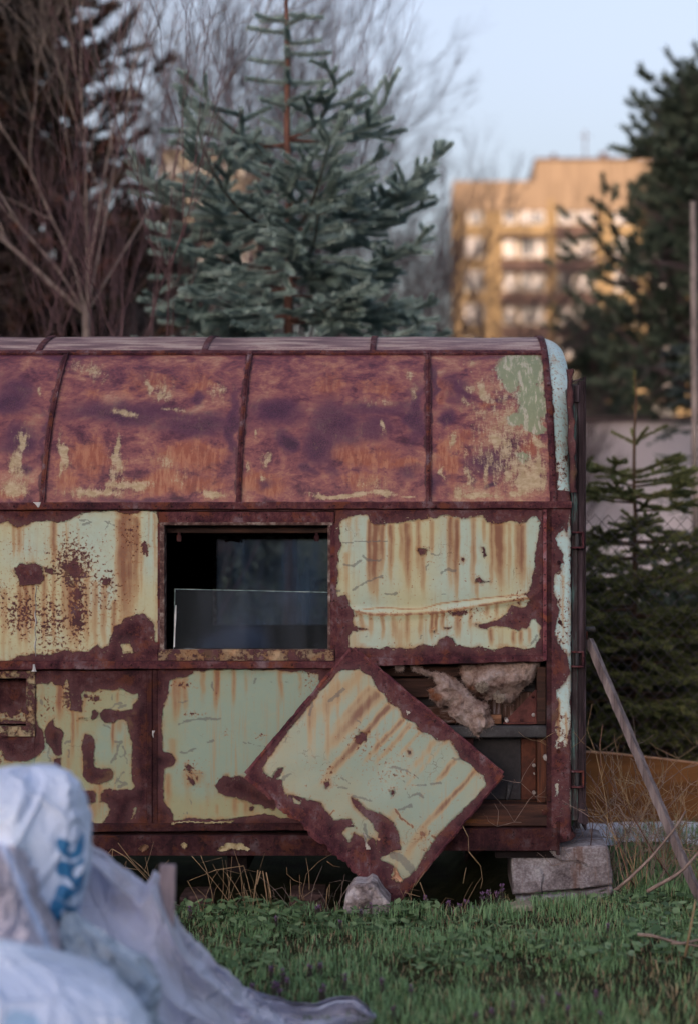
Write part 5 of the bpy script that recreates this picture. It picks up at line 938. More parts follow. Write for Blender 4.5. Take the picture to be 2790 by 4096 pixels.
pb = W(2860, 2000, 22); pine((pb.x+.0, pb.y, 0), 7.05, 1.0, 110, 4, 'tall dark green pine, blurred, rising at the right edge', M_pine, blob=.6, per=330, wd=.011, zlo=.40, shape=lambda t: 2.0*min(1, (1-t)/.5)**.85*(.85+.2*math.sin(t*23))+.12)
pb = W(2400, 2000, 30); pine((pb.x, pb.y, 0), 5.0, 1.2, 40, 9, 'low dark pine in front of the lower floors of the sunlit block', M_pine, blob=.6, per=300, wd=.012)
# slender trunk / pole at the right edge
pb = W(2775, 2000, 14.5); b = MB(); b.tube([(pb.x, pb.y, 0), (pb.x+.01, pb.y, 1.6), (pb.x-.01, pb.y, 4.3)], [.034, .03, .024], 8); tag(b.build('wooden_pole', M_barkg, smooth=True), 'slender pale brown pole, blurred, right at the edge of the picture', 'pole')
# left dark conifers with reddish dead sprays
def thuja(base, H, R_, seed, label, m=None, per=200, n=105, group=None, wd=.013):
    return pine(base, H, R_, n, seed, label, m or M_brownc, name='conifer_tree', zlo=.04, blob=.7, needle=.11, wd=wd, per=per, group=group, shape=lambda t: (1-t)**.75+.06)
for X, d, H, R_, s_, lb in [(60, 17.5, 9.2, 1.6, 1, 'tall dark conifer with rust red dead sprays at the top left corner'), (-260, 19, 7.0, 1.3, 2, 'dark conifer just outside the left edge of the picture'), (560, 24, 5.5, 1.1, 12, 'dark reddish conifer with a pointed top left of the blue spruce'), (330, 25, 5.1, 1.3, 13, 'low brownish conifer, blurred, between the bare trees at the left'), (820, 27, 4.6, 1.3, 14, 'low dark conifer behind the left side of the blue spruce')]:
    pb = W(X, 2000, d); thuja((pb.x, pb.y, 0), H, R_, s_, lb, per=300)
# bare trees
def bare(base, H, seed, label, m, stems=1, spread=.5, depth=6, r0=.05, name='bare_tree', up=.25, twigs=3, first=.3, group=None, lenf=.30, buds=None, dirs=None):
    rr = random.Random(seed); base = Vector(base); root = empty(name, tuple(base), label, 'tree', group); segs = []
    def grow(p, d, L, r, lev):
        n = 4; 
        for i in range(n):
            d = (d+Vector((rr.gauss(0, .10), rr.gauss(0, .10), rr.gauss(0, .06)+up*.10))).normalized(); q = p+d*L/n; segs.append((p, q, r*(1-.18*i/n*2), r*(1-.18*(i+1)/n*2))); p = q
            if lev < depth and i >= 1 and rr.random() < .75:
                ax = Vector((rr.gauss(0, 1), rr.gauss(0, 1), rr.gauss(0, 1))).cross(d).normalized(); dd = rot(d, ax, spread*rr.uniform(.7, 1.4)); grow(p, dd, L*rr.uniform(.45, .75), r*.5, lev+1)
        if lev < depth:
            for _ in range(2 if lev < depth-1 else twigs):
                ax = Vector((rr.gauss(0, 1), rr.gauss(0, 1), rr.gauss(0, 1))).cross(d).normalized(); grow(p, rot(d, ax, spread*rr.uniform(.2, .8)), L*rr.uniform(.6, .85), r*.62, lev+1)
    for k in range(stems):
        if dirs: d = Vector(dirs[k]).normalized()
        else: a = 6.28*k/max(1, stems)+rr.random(); d = Vector((math.cos(a)*.35*(stems > 1), math.sin(a)*.35*(stems > 1), 1)).normalized()
        grow(base+(Vector((0, 0, 0))), d, H*lenf, r0, 0)
    sticks_mesh('branches', segs, m, root, 3); return root
# fan-shaped pale tree at the left
pb = W(345, 2000, 13.2); fz = W(345, 1260, 13.2).z; rt = Vector((pb.x, pb.y, 0))
fr_ = [(-.95, .1, .75), (-.55, 0, 1.0), (-.38, .2, 1.2), (-.02, 0, 1.2), (.05, -.1, 1.0), (.38, .1, .95), (.62, 0, .85), (-.75, -.2, .5)]
t_ = bare((pb.x, pb.y, fz), 4.6, 21, 'pale barked tree fanning out from one stem at the left behind the roof', M_barkg, stems=8, dirs=fr_, depth=4, r0=.011, spread=.42, lenf=.34, twigs=2)
_R0 = .034; sg = [(rt, Vector((pb.x+.02, pb.y, fz*.5)), _R0, _R0), (Vector((pb.x+.02, pb.y, fz*.5)), Vector((pb.x, pb.y, fz+.02)), _R0, .03)]; sticks_mesh('trunk', sg, M_barkg, t_, 8)
pb = W(640, 2000, 12.3); bare((pb.x, pb.y, 0), 6.6, 23, 'thin purple barked young tree just left of the blue spruce', M_barkp, stems=3, depth=4, r0=.015, spread=.36, lenf=.30, twigs=2, up=.6)
pb = W(480, 2000, 12.8); bare((pb.x, pb.y, 0), 6.0, 29, 'thin dark purple sapling between the fan tree and the blue spruce', M_barkp, stems=2, depth=4, r0=.013, spread=.34, lenf=.32, twigs=2, up=.6)
for X, d, H, s_, lb, mm, dp in [(700, 22, 11.5, 31, 'tall bare tree with dark twigs at the top left of the spruce', M_barkd, 6), (1010, 24, 12.5, 37, 'tall bare tree with fine twigs right behind the top of the blue spruce', M_barkd, 6), (1420, 27, 12.5, 41, 'bare tree with arching twigs reaching into the sky right of the spruce', M_barkd, 6), (1650, 26, 9.5, 43, 'bare tree with fine brown twigs left of the sunlit block', M_barkd, 6), (1950, 30, 10.5, 47, 'bare tree whose twigs cross the left half of the sunlit block', M_barkd, 6), (2230, 33, 9.5, 53, 'low bare tree in front of the middle of the sunlit block', M_barkd, 6)]:
    pb = W(X, 2000, d); bare((pb.x, pb.y, 0), H, s_, lb, mm, stems=1, depth=dp, r0=.055, spread=.5, lenf=.25, twigs=4, up=.25)
for X, d, H, s_, lb, mm in [(90, 20, 5.0, 61, 'bare brown bush below the dark conifer at the far left', M_barkg), (330, 21, 5.0, 62, 'bare brown bush behind the fan shaped tree', M_barkg), (560, 20, 5.2, 63, 'bare brown bush in the middle of the left thicket', M_barkd), (800, 19, 4.6, 64, 'bare brown bush close to the left side of the blue spruce', M_barkg), (-120, 22, 5.2, 65, 'bare brown bush at the left picture edge', M_barkd), (1560, 23, 4.4, 66, 'bare grey bush right of the blue spruce above the roof', M_barkd), (1850, 24, 4.3, 67, 'bare grey bush in front of the foot of the sunlit block', M_barkd), (2100, 25, 4.4, 68, 'bare brown bush above the right end of the roof', M_barkd)]:
    pb = W(X, 2000, d); bare((pb.x, pb.y, 0), H, s_, lb, mm, stems=7, depth=4, r0=.018, spread=.45, lenf=.30, twigs=3, name='bare_bush', up=.35)
# leafy shrubs: small clustered leaves
def shrub(base, H, R_, seed, label, m, n=5000, leaf=.05, name='shrub', group=None):
    r = np.random.default_rng(seed); rr = random.Random(seed); root = empty(name, base, label, 'shrub', group); segs = []; cl = []
    for k in range(60):
        a = rr.uniform(0, 6.28); q = R_*math.sqrt(rr.random()); tip = Vector((base[0]+q*math.cos(a), base[1]+q*math.sin(a), base[2]+H*(rr.uniform(.25, 1)*(1-.35*(q/R_)**2)))); mid = Vector(base).lerp(tip, .5)+Vector((0, 0, H*.12)); segs += [(Vector(base), mid, .014, .009), (mid, tip, .009, .004)]; cl.append(tip); cl.append(mid.lerp(tip, .5))
    C = np.array([tuple(c) for c in cl]); i = r.integers(0, len(C), n); c = C[i]+r.normal(size=(n, 3))*np.array([.16, .16, .13])*R_*.8; c[:, 2] = np.maximum(c[:, 2], .03)
    a = r.normal(size=(n, 3)); a /= np.linalg.norm(a, axis=1)[:, None]; b_ = np.cross(a, r.normal(size=(n, 3))); b_ /= np.linalg.norm(b_, axis=1)[:, None]; s_ = leaf*(.5+r.random(n))[:, None]
    V = np.stack([c-a*s_, c+b_*s_*.45, c+a*s_, c-b_*s_*.45], 1).reshape(-1, 3); sticks_mesh('branches', segs, M_barkd, root, 4)
    mesh('crown', V, np.arange(4*n).reshape(-1, 4), m, root, False, {'v': np.repeat(r.random(len(C))[i]*.6+.4*r.random(n), 4)}); return root
M_ivy = mk_leaf('dark_shrub_leaves', [(.1, (.02, .03, .018)), (.5, (.05, .065, .04)), (.95, (.14, .16, .11))]); M_bud = mk_leaf('yellow_green_buds', [(.1, (.07, .06, .03)), (.5, (.16, .14, .05)), (.95, (.32, .28, .10))])
for X, d, H, R_, s_, lb, m_, n_ in [(2480, 12.6, 1.25, 1.2, 71, 'dark leafy shrub low behind the fence beside the trailer end', M_ivy, 5000), (2860, 13.2, 1.5, 1.3, 72, 'dark leafy shrub low behind the fence at the right edge', M_ivy, 5000), (2500, 33, 5.4, 1.6, 73, 'shrub with yellow green buds above the pale garage wall', M_bud, 2600), (2700, 31, 5.6, 1.9, 77, 'dark shrub above the pale garage wall at the right edge', M_ivy, 5000), (2200, 15, 1.5, 1.3, 74, 'dark shrub hidden largely behind the trailer end', M_ivy, 3000), (1500, 16, 1.5, 1.6, 76, 'dark shrub far behind the trailer', M_ivy, 3000)]:
    pb = W(X, 2000, d); shrub((pb.x, pb.y, 0), H, R_, s_, lb, m_, n_, leaf=.05)
# ------------------------------------------------------------------ garage, sunlit block of flats, far pale block
def bldbox(b, X0, Y0, X1, Y1, d, dep, zb=None):
    a = W(X0, Y1, d); c = W(X1, Y0, d); b.box(a.x, c.x, a.y, a.y+dep, a.z if zb is None else zb, c.z); return b
M_gar = mk_simple('pale_lilac_render', [(.3, (.72, .66, .72)), (.7, (.84, .78, .84))], 2, .9, bump=.1)
g = empty('garage', tuple(W(2560, 2000, 26).xy)+(0,), 'pale lilac rendered garage, blurred, behind the young spruce', 'garage'); b = MB(); bldbox(b, 2060, 1680, 3250, 2048, 26, 5, 0); b.build('wall', M_gar, g); b = MB(); bldbox(b, 2045, 1664, 3270, 1681, 25.9, 5.3); b.build('roof', M_barkd, g)
b = MB(); bldbox(b, 2900, 1760, 3120, 2048, 25.96, .03, 0); b.build('door', M_frame, g)
dH = 150.0
M_hy = mk_simple('ochre_render', [(.3, (.20, .145, .085)), (.7, (.275, .20, .12))], .4, .9, bump=0); M_hp = mk_simple('tan_parapet_panels', [(.35, (.17, .125, .095)), (.65, (.24, .18, .14))], .5, .9, (5, 1, .2), bump=0); M_hb = mk_simple('brown_balcony', [(.3, (.06, .04, .045)), (.7, (.10, .065, .06))], .5, .9, bump=0)
M_hw = mk_simple('white_window_frame', [(.3, (.38, .38, .42)), (.7, (.50, .50, .54))], .8, .6, bump=0)
t = NT('window_glass_far', .12, .8); t.col(t.cr(t.noise(.7, 2), [(.4, (.06, .07, .09)), (.6, (.45, .43, .48))])); M_hg = t.m
B_ = empty('apartment_building', tuple(W(2200, 2000, dH).xy)+(0,), 'ochre block of flats lit by the low sun, with white windows and brown balconies', 'building')
b = MB(); bldbox(b, 1812, 840, 3300, 2048, dH, 14, 0); b.build('wall', M_hy, B_)
b = MB(); bldbox(b, 1808, 722, 3306, 842, dH-.3, 14.6); b.build('parapet', M_hp, B_)
b = MB(); bldbox(b, 2140, 636, 3000, 724, dH+.5, 12); b.build('roof_storey', M_hp, B_)
b = MB(); bldbox(b, 2136, 630, 3004, 638, dH+.3, 12.4); b.build('roof_edge', M_hb, B_)
for X, w_, h_ in ((2205, 18, 22), (2400, 26, 30), (2440, 8, 16)):
    b = MB(); bldbox(b, X, 636-h_, X+w_, 636, dH+3, 1.2); b.build('chimney', M_hb, B_)
a_ = W(2338, 640, dH+2); b = MB(); b.tube([tuple(a_), (a_.x, a_.y, a_.z+2.6)], .07, 5).tube([(a_.x-.5, a_.y, a_.z+2.1), (a_.x+.5, a_.y, a_.z+2.1)], .05, 4); b.build('aerial', M_hb, B_)
for row in range(9):
    Yc = 855+row*134
    for X0, X1 in ((1860, 1928), (2015, 2058), (2080, 2172), (2232, 2290), (2306, 2370), (2460, 2530), (2600, 2690), (2800, 2890)):
        if row == 0 and X0 == 1860: X0, X1 = 1872, 1924
        b = MB(); bldbox(b, X0-4, Yc-40, X1+4, Yc+40, dH-.10, .09); fo = b.build('window', M_hw, B_)
        b = MB(); mid = (X0+X1)/2
        for xa, xb in (((X0+1, mid-2), (mid+2, X1-1)) if X1-X0 > 50 else ((X0+1, X1-1),)): bldbox(b, xa, Yc-35, xb, Yc+35, dH-.13, .02)
        b.build('pane', M_hg, fo)
    for X0, X1 in ((2000, 2190), (2218, 2385), (2590, 2700)):
        b = MB(); bldbox(b, X0, Yc+46, X1, Yc+84, dH-1.3, 1.2); b.build('balcony', M_hy if (row == 0 and X0 < 2200) else M_hb, B_)
        b = MB(); bldbox(b, X0, Yc+84, X1, Yc+92, dH-1.32, 1.3); b.build('balcony_slab', M_hb, B_)
    b = MB(); bldbox(b, 2193, Yc-60, 2212, Yc+70, dH-.5, .49); b.build('pilaster', M_hy, B_)
B2 = empty('apartment_building', tuple(W(800, 2000, 170).xy)+(0,), 'far pale sunlit block glimpsed between the bare trees left of the blue spruce', 'building')
M_h2 = mk_simple('pale_cream_render', [(.3, (.19, .17, .145)), (.7, (.25, .225, .20))], .3, .9, bump=0)
b = MB(); bldbox(b, 640, 596, 1060, 2048, 170, 14, 0); b.build('wall', M_h2, B2); b = MB(); bldbox(b, 636, 588, 1064, 598, 169.8, 14.4); b.build('roof_edge', M_hb, B2)
for row in range(9):
    for X in (690, 790, 890, 990):
        b = MB(); bldbox(b, X-24, 650+row*120, X+24, 706+row*120, 169.88, .1); fo = b.build('window', M_hw, B2); b = MB(); bldbox(b, X-20, 654+row*120, X+20, 702+row*120, 169.85, .02); b.build('pane', M_hg, fo)
# ------------------------------------------------------------------ grass, weeds, flowers
M_grass = mk_leaf('grass_blades', [(.05, (.045, .095, .045)), (.38, (.125, .24, .11)), (.75, (.22, .38, .19)), (.99, (.30, .30, .18))])
def blades(name, n, xr, yr, hmin, hmax, m, seed, wd=.0026, mask=None, lean=.5, kind='stuff'):
    r = np.random.default_rng(seed); x = r.uniform(*xr, n); y = r.uniform(*yr, n)
    if mask is not None: k = mask(x, y, r); x = x[k]; y = y[k]
    n = len(x); cl = fbm(x*2.2+40, y*2.2+40, 3, 91); h = (hmin+(hmax-hmin)*r.random(n)**1.4)*(.55+.9*cl); z = gz(x, y)-.004
    az = r.uniform(0, 6.283, n); d = np.c_[np.cos(az), np.sin(az), 0*az]; s_ = np.c_[-np.sin(az), np.cos(az), 0*az]; ln = lean*r.random(n)*h
    b0 = np.c_[x, y, z]; w_ = (wd*(.6+.7*r.random(n)))[:, None]; up = np.array([[0, 0, 1.]])
    mid = b0+up*(h*.6)[:, None]+d*(ln*.35)[:, None]; tip = b0+up*(h*(1-.25*lean))[:, None]+d*ln[:, None]
    V = np.stack([b0-s_*w_, b0+s_*w_, mid+s_*w_*.8, mid-s_*w_*.8, tip], 1).reshape(-1, 3); i = np.arange(n)*5
    F = np.concatenate([np.c_[i, i+1, i+2], np.c_[i, i+2, i+3], np.c_[i+3, i+2, i+4]]); v = np.clip(.55*fbm(x*5, y*5, 3, 17)+.5*r.random(n)-.02+.4*(r.random(n) > .97), 0, 1)
    o = mesh(name, V, F, m, None, False, {'v': np.repeat(v, 5)}); return tag(o, kind=kind)
def gmask(x, y, r):
    under = ((y > .12) & (x < .72)) | ((y > -.24) & (x < .22)) ; thin = r.random(len(x)) < np.clip(1-(y-(.0))/.35, .03, 1); bare_ = (fbm(x*3.1+3, y*3.1+3, 3, 55) > .60) & (r.random(len(x)) < .75); rockz = (x > -.36) & (x < -.10) & (y < -.32) & (y > -.40) & (r.random(len(x)) < .8); return ((~under) | (thin & (y < .5) & (r.random(len(x)) < .12))) & ~bare_ & ~rockz
g1 = blades('grass', 125000, (-3.0, 2.6), (-3.3, .4), .022, .072, M_grass, 1, wd=.0019, lean=.8, mask=gmask); tag(g1, 'short green grass in front of the trailer', 'grass')
g2 = blades('grass', 26000, (.6, 3.2), (-.2, 2.4), .03, .10, M_grass, 2); tag(g2, 'longer grass beside the trailer and under the fence', 'grass')
M_straw = mk_leaf('dry_straw', [(.1, (.13, .09, .05)), (.5, (.28, .20, .12)), (.95, (.46, .36, .23))])
g3 = blades('dead_grass', 17000, (-3.0, 2.6), (-2.6, .3), .02, .06, M_straw, 3, wd=.0016, lean=1.4); tag(g3, 'dead straw blades among the green grass', 'grass')
# broad small leaves near the trailer's foot
def leaves(n, xr, yr, m, seed, size=.018):
    r = np.random.default_rng(seed); V = []; x = r.uniform(*xr, n); y = yr[1]-(yr[1]-yr[0])*r.random(n)**1.5; k = fbm(x*3+7, y*3+7, 2, 5) > .46; x = x[k]; y = y[k]; n = len(x); z = gz(x, y)+.008+.045*r.random(n); az = r.uniform(0, 6.28, n); s_ = size*(.5+r.random(n))
    u = np.c_[np.cos(az), np.sin(az), r.uniform(-.3, .5, n)]; v = np.c_[-np.sin(az), np.cos(az), r.uniform(-.4, .4, n)]; c = np.c_[x, y, z]; s_ = s_[:, None]
    V = np.stack([c-u*s_, c-u*s_*.3+v*s_*.6, c+u*s_*.5+v*s_*.55, c+u*s_*1.1, c+u*s_*.5-v*s_*.55, c-u*s_*.3-v*s_*.6], 1).reshape(-1, 3)
    return mesh('ground_leaves', V, np.arange(6*n).reshape(-1, 6), m, None, False, {'v': np.repeat(r.random(n), 6)})
M_lf = mk_leaf('weed_leaves', [(.1, (.045, .09, .04)), (.6, (.11, .19, .085)), (.95, (.20, .29, .15))])
tag(leaves(5200, (-1.7, 2.3), (-1.4, -.2), M_lf, 4), 'small broad leaved weeds growing in the grass before the trailer', 'weeds', kind='stuff')
# red dead-nettles: one plant built, then copied
M_nst = mk_simple('nettle_stem', [(.3, (.06, .04, .04)), (.7, (.12, .10, .06))], 30, .8, bump=0); M_nlf = mk_simple('nettle_leaf', [(.35, (.035, .03, .03)), (.6, (.06, .055, .045)), (.8, (.07, .10, .05))], 60, .7, bump=0); M_nfl = mk_simple('nettle_flower', [(.3, (.10, .045, .12)), (.7, (.24, .14, .29))], 80, .6, bump=0)
def nettle(seed):
    rr = random.Random(seed); root = empty('dead_nettle', (0, 0, 0), None, None); H = rr.uniform(.085, .12); b = MB(); b.tube([(0, 0, 0), (.004, .002, H*.5), (.0, .003, H)], [.0022, .002, .0014], 5); b.build('stem', M_nst, root)
    lf = MB(); fl = MB()
    for t in range(8):
        z = H*(.45+.55*t/7); s_ = .020-.0012*t
        for k in range(5): 
            a = t*.8+k*1.257+rr.uniform(-.2, .2); c, s = math.cos(a), math.sin(a); dz = -.006-.004*rr.random(); v0 = len(lf.V)
            lf.V += [(0, 0, z), (c*s_*.5-s*s_*.42, s*s_*.5+c*s_*.42, z+dz*.3), (c*s_, s*s_, z+dz), (c*s_*.5+s*s_*.42, s*s_*.5-c*s_*.42, z+dz*.3)]; lf.F.append((v0, v0+1, v0+2, v0+3))
    for k in range(16):
        a = rr.uniform(0, 6.28); z = H*rr.uniform(.74, 1.02); r_ = rr.uniform(.005, .012); c, s = math.cos(a), math.sin(a); fl.tube([(c*.003, s*.003, z), (c*r_, s*r_, z+.006), (c*r_*1.25, s*r_*1.25, z+.009)], [.0015, .0024, .003], 4)
    lf.build('leaf', M_nlf, root); fl.build('flower', M_nfl, root); return root
def dup(root, loc, rz, sc_=1):
    r = root.copy(); COL.objects.link(r); r.location = loc; r.rotation_euler = (0, 0, rz); r.scale = (sc_,)*3
    for ch in root.children: c = ch.copy(); COL.objects.link(c); c.parent = r
    return r
protos = [nettle(s) for s in (1, 2, 3)]; rr = random.Random(77); spots = []
row_ = [(1700, 3560), (1735, 3545), (1765, 3560), (1790, 3545), (1810, 3550), (1862, 3575), (1895, 3572), (1925, 3570), (1950, 3575), (1985, 3580), (2005, 3578), (1835, 3590), (1680, 3600), (1720, 3590)]
def on_ground(X, Y):      # where the photo pixel's ray meets the ground
    d = FPX*EYE/(Y-PY); p = W(X, Y, d); return (p.x, p.y)
NG = 'purple dead nettles growing in the grass'; first = {}
for i, (X, Y) in enumerate(row_): x, y = on_ground(X, 3606+rr.uniform(0, 22)); spots.append((x, y, .95+.3*rr.random(), 'purple dead nettle in the row between the loose panel and the concrete block'))
for X, Y in [(1275, 3640), (1440, 3660), (1480, 3650), (1268, 3642), (1105, 3690), (760, 3650), (1360, 3700)]: x, y = on_ground(X, Y+26); spots.append((x, y, .85, 'purple dead nettle scattered around the pale rock under the trailer edge'))
for X, Y in [(1085, 3900), (1130, 3930), (1110, 3960), (1150, 3945), (1095, 3985), (1240, 3900), (1280, 3895), (1295, 4010), (1285, 4000), (1525, 3955), (1380, 3970), (1120, 3995), (1010, 3960)]: x, y = on_ground(X, Y+30); spots.append((x, y, .95, 'purple dead nettle in the grass just beyond the plastic sheet'))
for X, Y in [(1640, 3990), (1570, 4060), (1965, 4070), (2050, 4060), (2230, 4010), (2270, 4060), (2380, 4020), (2400, 4080), (2430, 3740), (2165, 4045), (1900, 4085)]: x, y = on_ground(X, Y+28); spots.append((x, y, .8, 'purple dead nettle in the open grass at the lower right'))
for i, (x, y, s_, lb) in enumerate(spots):
    z = gh(x, y)-.005
    if i < 3: o = protos[i]; o.location = (x, y, z); s_ *= .78; o.scale = (s_,)*3
    else: o = dup(protos[i % 3], (x, y, z), rr.uniform(0, 6.28), s_*.78)
    tag(o, lb, 'flower', {'r': 'dead nettles in a row by the block', 's': 'dead nettles around the pale rock', 'j': 'dead nettles beyond the plastic sheet', 'o': 'dead nettles in the open grass'}['r' if 'row' in lb else 's' if 'scattered' in lb else 'j' if 'just' in lb else 'o'])
# dry stalks: traced, each clump a thing
M_stalk = mk_simple('dry_stalk', [(.3, (.16, .10, .06)), (.7, (.38, .28, .17))], 20, .8, bump=0); M_twig = mk_simple('grey_twig', [(.3, (.14, .10, .095)), (.7, (.32, .25, .22))], 20, .85); M_redtwig = mk_simple('red_brown_twig', [(.3, (.07, .035, .03)), (.7, (.17, .09, .07))], 20, .85, bump=0)
def traced(name, lines, label, cat, m, rad=.0018, group=None, d0=7.95, jit=.04, seed=0):
    rr = random.Random(seed); b = MB()
    for ln in lines:
        dd = d0+rr.uniform(-jit, jit); k = rad*rr.uniform(.8, 1.3); n = len(ln)
        b.tube([W(X, Y, dd+rr.uniform(-.01, .01)) for X, Y in ln], [k*(1-.45*i/max(1, n-1)) for i in range(n)], 5)
    return tag(b.build(name, m, None, True), label, cat, group)
J = lambda *p: Z(700, 3300, 1.2177, p)
traced('dry_stalks', [J((290, 415), (240, 340), (160, 240), (82, 152)), J((195, 440), (180, 330), (155, 220), (125, 148)), J((255, 440), (262, 330), (272, 240), (278, 155)), J((275, 460), (265, 300), (247, 172)), J((335, 600), (355, 480), (340, 330), (310, 190), (288, 125)), J((330, 360), (322, 250), (315, 190)), J((375, 360), (355, 270), (335, 200), (200, 220), (70, 272))], 'dry pale stalks standing before the dark gap right of the wooden stake', 'dry stalks', M_stalk, .0017, seed=1)
traced('dry_stalks', [J((375, 430), (390, 320), (405, 220)), J((400, 290), (418, 225)), J((455, 432), (445, 330), (428, 225)), J((475, 432), (465, 330), (445, 232)), J((735, 405), (742, 315), (754, 288), (750, 360))], 'thick broken straw stubs standing under the trailer edge', 'dry stalks', M_stalk, .0036, seed=2)
traced('dry_stalks', [J((470, 440), (560, 400), (685, 310)), J((640, 400), (620, 330), (640, 240), (700, 180), (770, 138)), J((560, 400), (565, 340), (562, 265)), J((610, 400), (605, 300), (620, 285), (580, 270), (545, 240), (545, 208)), J((655, 320), (652, 240), (638, 162)), J((740, 178), (770, 200), (802, 206)), J((630, 380), (610, 330), (607, 245))], 'thin curling dry stalks left of the pale rock', 'dry stalks', M_stalk, .0015, seed=3)
traced('dry_stalks', [J((120, 495), (200, 430), (290, 395), (330, 350)), J((150, 500), (250, 445), (350, 400)), J((215, 545), (300, 450), (395, 368)), J((60, 420), (30, 400), (0, 385)), J((140, 460), (240, 470), (340, 480)), J((130, 500), (280, 470), (430, 410))], 'bundle of fallen grey straws lying in the weeds by the plastic sheet', 'dry stalks', M_twig, .0030, seed=4, d0=7.75)
traced('dry_stalks', [J((722, 775), (745, 680), (755, 590))], 'single upright brown stalk in the middle of the grass', 'dry stalks', M_stalk, .005, d0=7.0, jit=0)
traced('dry_stalks', [J((1200, 545), (1215, 500), (1290, 490), (1355, 520)), J((1180, 540), (1260, 495), (1300, 492)), J((1380, 510), (1420, 480), (1460, 485))], 'bent fallen twig lying in the grass below the bay', 'twig', M_stalk, .0026, d0=7.55, jit=0)
traced('dry_stalks', [J((1398, 5), (1425, 60), (1428, 130), (1485, 200), (1495, 270), (1485, 310)), J((1425, 130), (1475, 190))], 'single long wiry stalk hanging beside the loose panel right edge', 'dry stalks', M_stalk, .0014, d0=7.80, jit=0)
traced('dry_stalks', [J((1090, 385), (1122, 320), (1150, 360), (1125, 430)), J((1190, 280), (1230, 390)), J((1400, 285), (1415, 208)), J((1165, 300), (1215, 225)), J((1115, 330), (1190, 350))], 'short pale straws at the lower corner of the loose panel', 'dry stalks', M_stalk, .0018, d0=7.75, jit=.03)
K_ = lambda *p: ZK(p)
def clump(x0, x1, y, n, H, seed, label, m=None):
    rr = random.Random(seed); b = MB()
    for _ in range(n):
        x = rr.uniform(x0, x1); yy = y+rr.uniform(-.10, .10); p = Vector((x, yy, gh(x, yy)-.01)); d = Vector((rr.gauss(0, .35), rr.gauss(0, .25), 1)).normalized(); L = H*rr.uniform(.35, 1.1); pts = [p]
        for i in range(5): d = (d+Vector((rr.gauss(0, .12), rr.gauss(0, .1), -.04*i*rr.random()))).normalized(); p = p+d*L/5; pts.append(p)
        if rr.random() < .35: k = rr.uniform(1.2, 2.6); d = Vector((d.x+rr.choice((-1, 1))*k, d.y, -.5)).normalized(); pts.append(p+d*L*.4)
        r_ = rr.uniform(.0009, .0021); b.tube(pts, [r_*(1-.1*i) for i in range(len(pts))], 4)
    return tag(b.build('dry_stalks', m or M_stalk, None, True), label, 'dry stalks')
clump(W(400, 0).x, W(720, 0).x, -.28, 16, .30, 301, 'thin clump of dry stalks under the trailer just right of the wooden stake')
clump(W(820, 0).x, W(1120, 0).x, -.28, 20, .26, 302, 'clump of dry stalks under the chassis beam below the dark rust patch')
clump(W(1120, 0).x, W(1370, 0).x, -.28, 14, .22, 303, 'low clump of dry stalks left beside the pale rock', M_twig)
clump(W(1600, 0).x, W(1850, 0).x, -.26, 9, .20, 304, 'sparse dry stalks among the nettles right of the loose panel')
clump(W(2000, 0).x, W(2480, 0).x, -.10, 12, .16, 305, 'sparse short dry stalks in front of the concrete block', M_twig)
clump(W(2440, 0).x, W(2800, 0).x, .05, 34, .45, 306, 'dense clump of dry stalks between the concrete block and the plank', M_twig)
clump(W(2480, 0).x, W(2900, 0).x, .35, 34, .50, 307, 'dense clump of dry stalks in front of the orange board', M_stalk)
traced('dry_stalks', [K_((880, 960), (893, 790), (885, 785), (800, 890)), K_((890, 785), (1000, 850), (1180, 1040), (1290, 1130)), K_((935, 738), (1060, 900), (1230, 1070)), K_((985, 1040), (1000, 880), (930, 1010)), K_((1140, 1140), (1200, 1030), (1340, 870)), K_((1180, 1000), (1150, 850)), K_((830, 895), (960, 930), (1100, 950))], 'criss crossing dry straws between the white sack and the wooden stake', 'dry stalks', M_stalk, .0019, seed=6)
G_ = lambda *p: ZG(p)
traced('bare_branch', [G_((760, 1640), (900, 1525), (1000, 1430), (1130, 1300), (1220, 1190), (1320, 1070), (1400, 960), (1460, 850))], 'long crooked bare branch rising to the leaning plank from the block', 'branch', M_twig, .0070, d0=7.78, jit=0)
traced('bare_branch', [G_((1080, 1650), (1200, 1580), (1350, 1500), (1450, 1420), (1583, 1270), (1640, 1180))], 'curved bare branch low in front of the leaning plank foot', 'branch', M_twig, .0085, d0=7.62, jit=0)
traced('dry_weed', [G_((960, 1610), (900, 1500), (840, 1300), (760, 1050), (680, 820), (585, 640), (500, 480)), G_((520, 1200), (545, 950), (575, 700), (615, 405)), G_((1330, 1540), (1180, 1330), (1000, 1010), (900, 860), (760, 640), (620, 405), (610, 200), (640, 0))], 'tallest dark weed stems close to the trailer end', 'weed', M_redtwig, .0030, d0=8.05, jit=.05, seed=7)
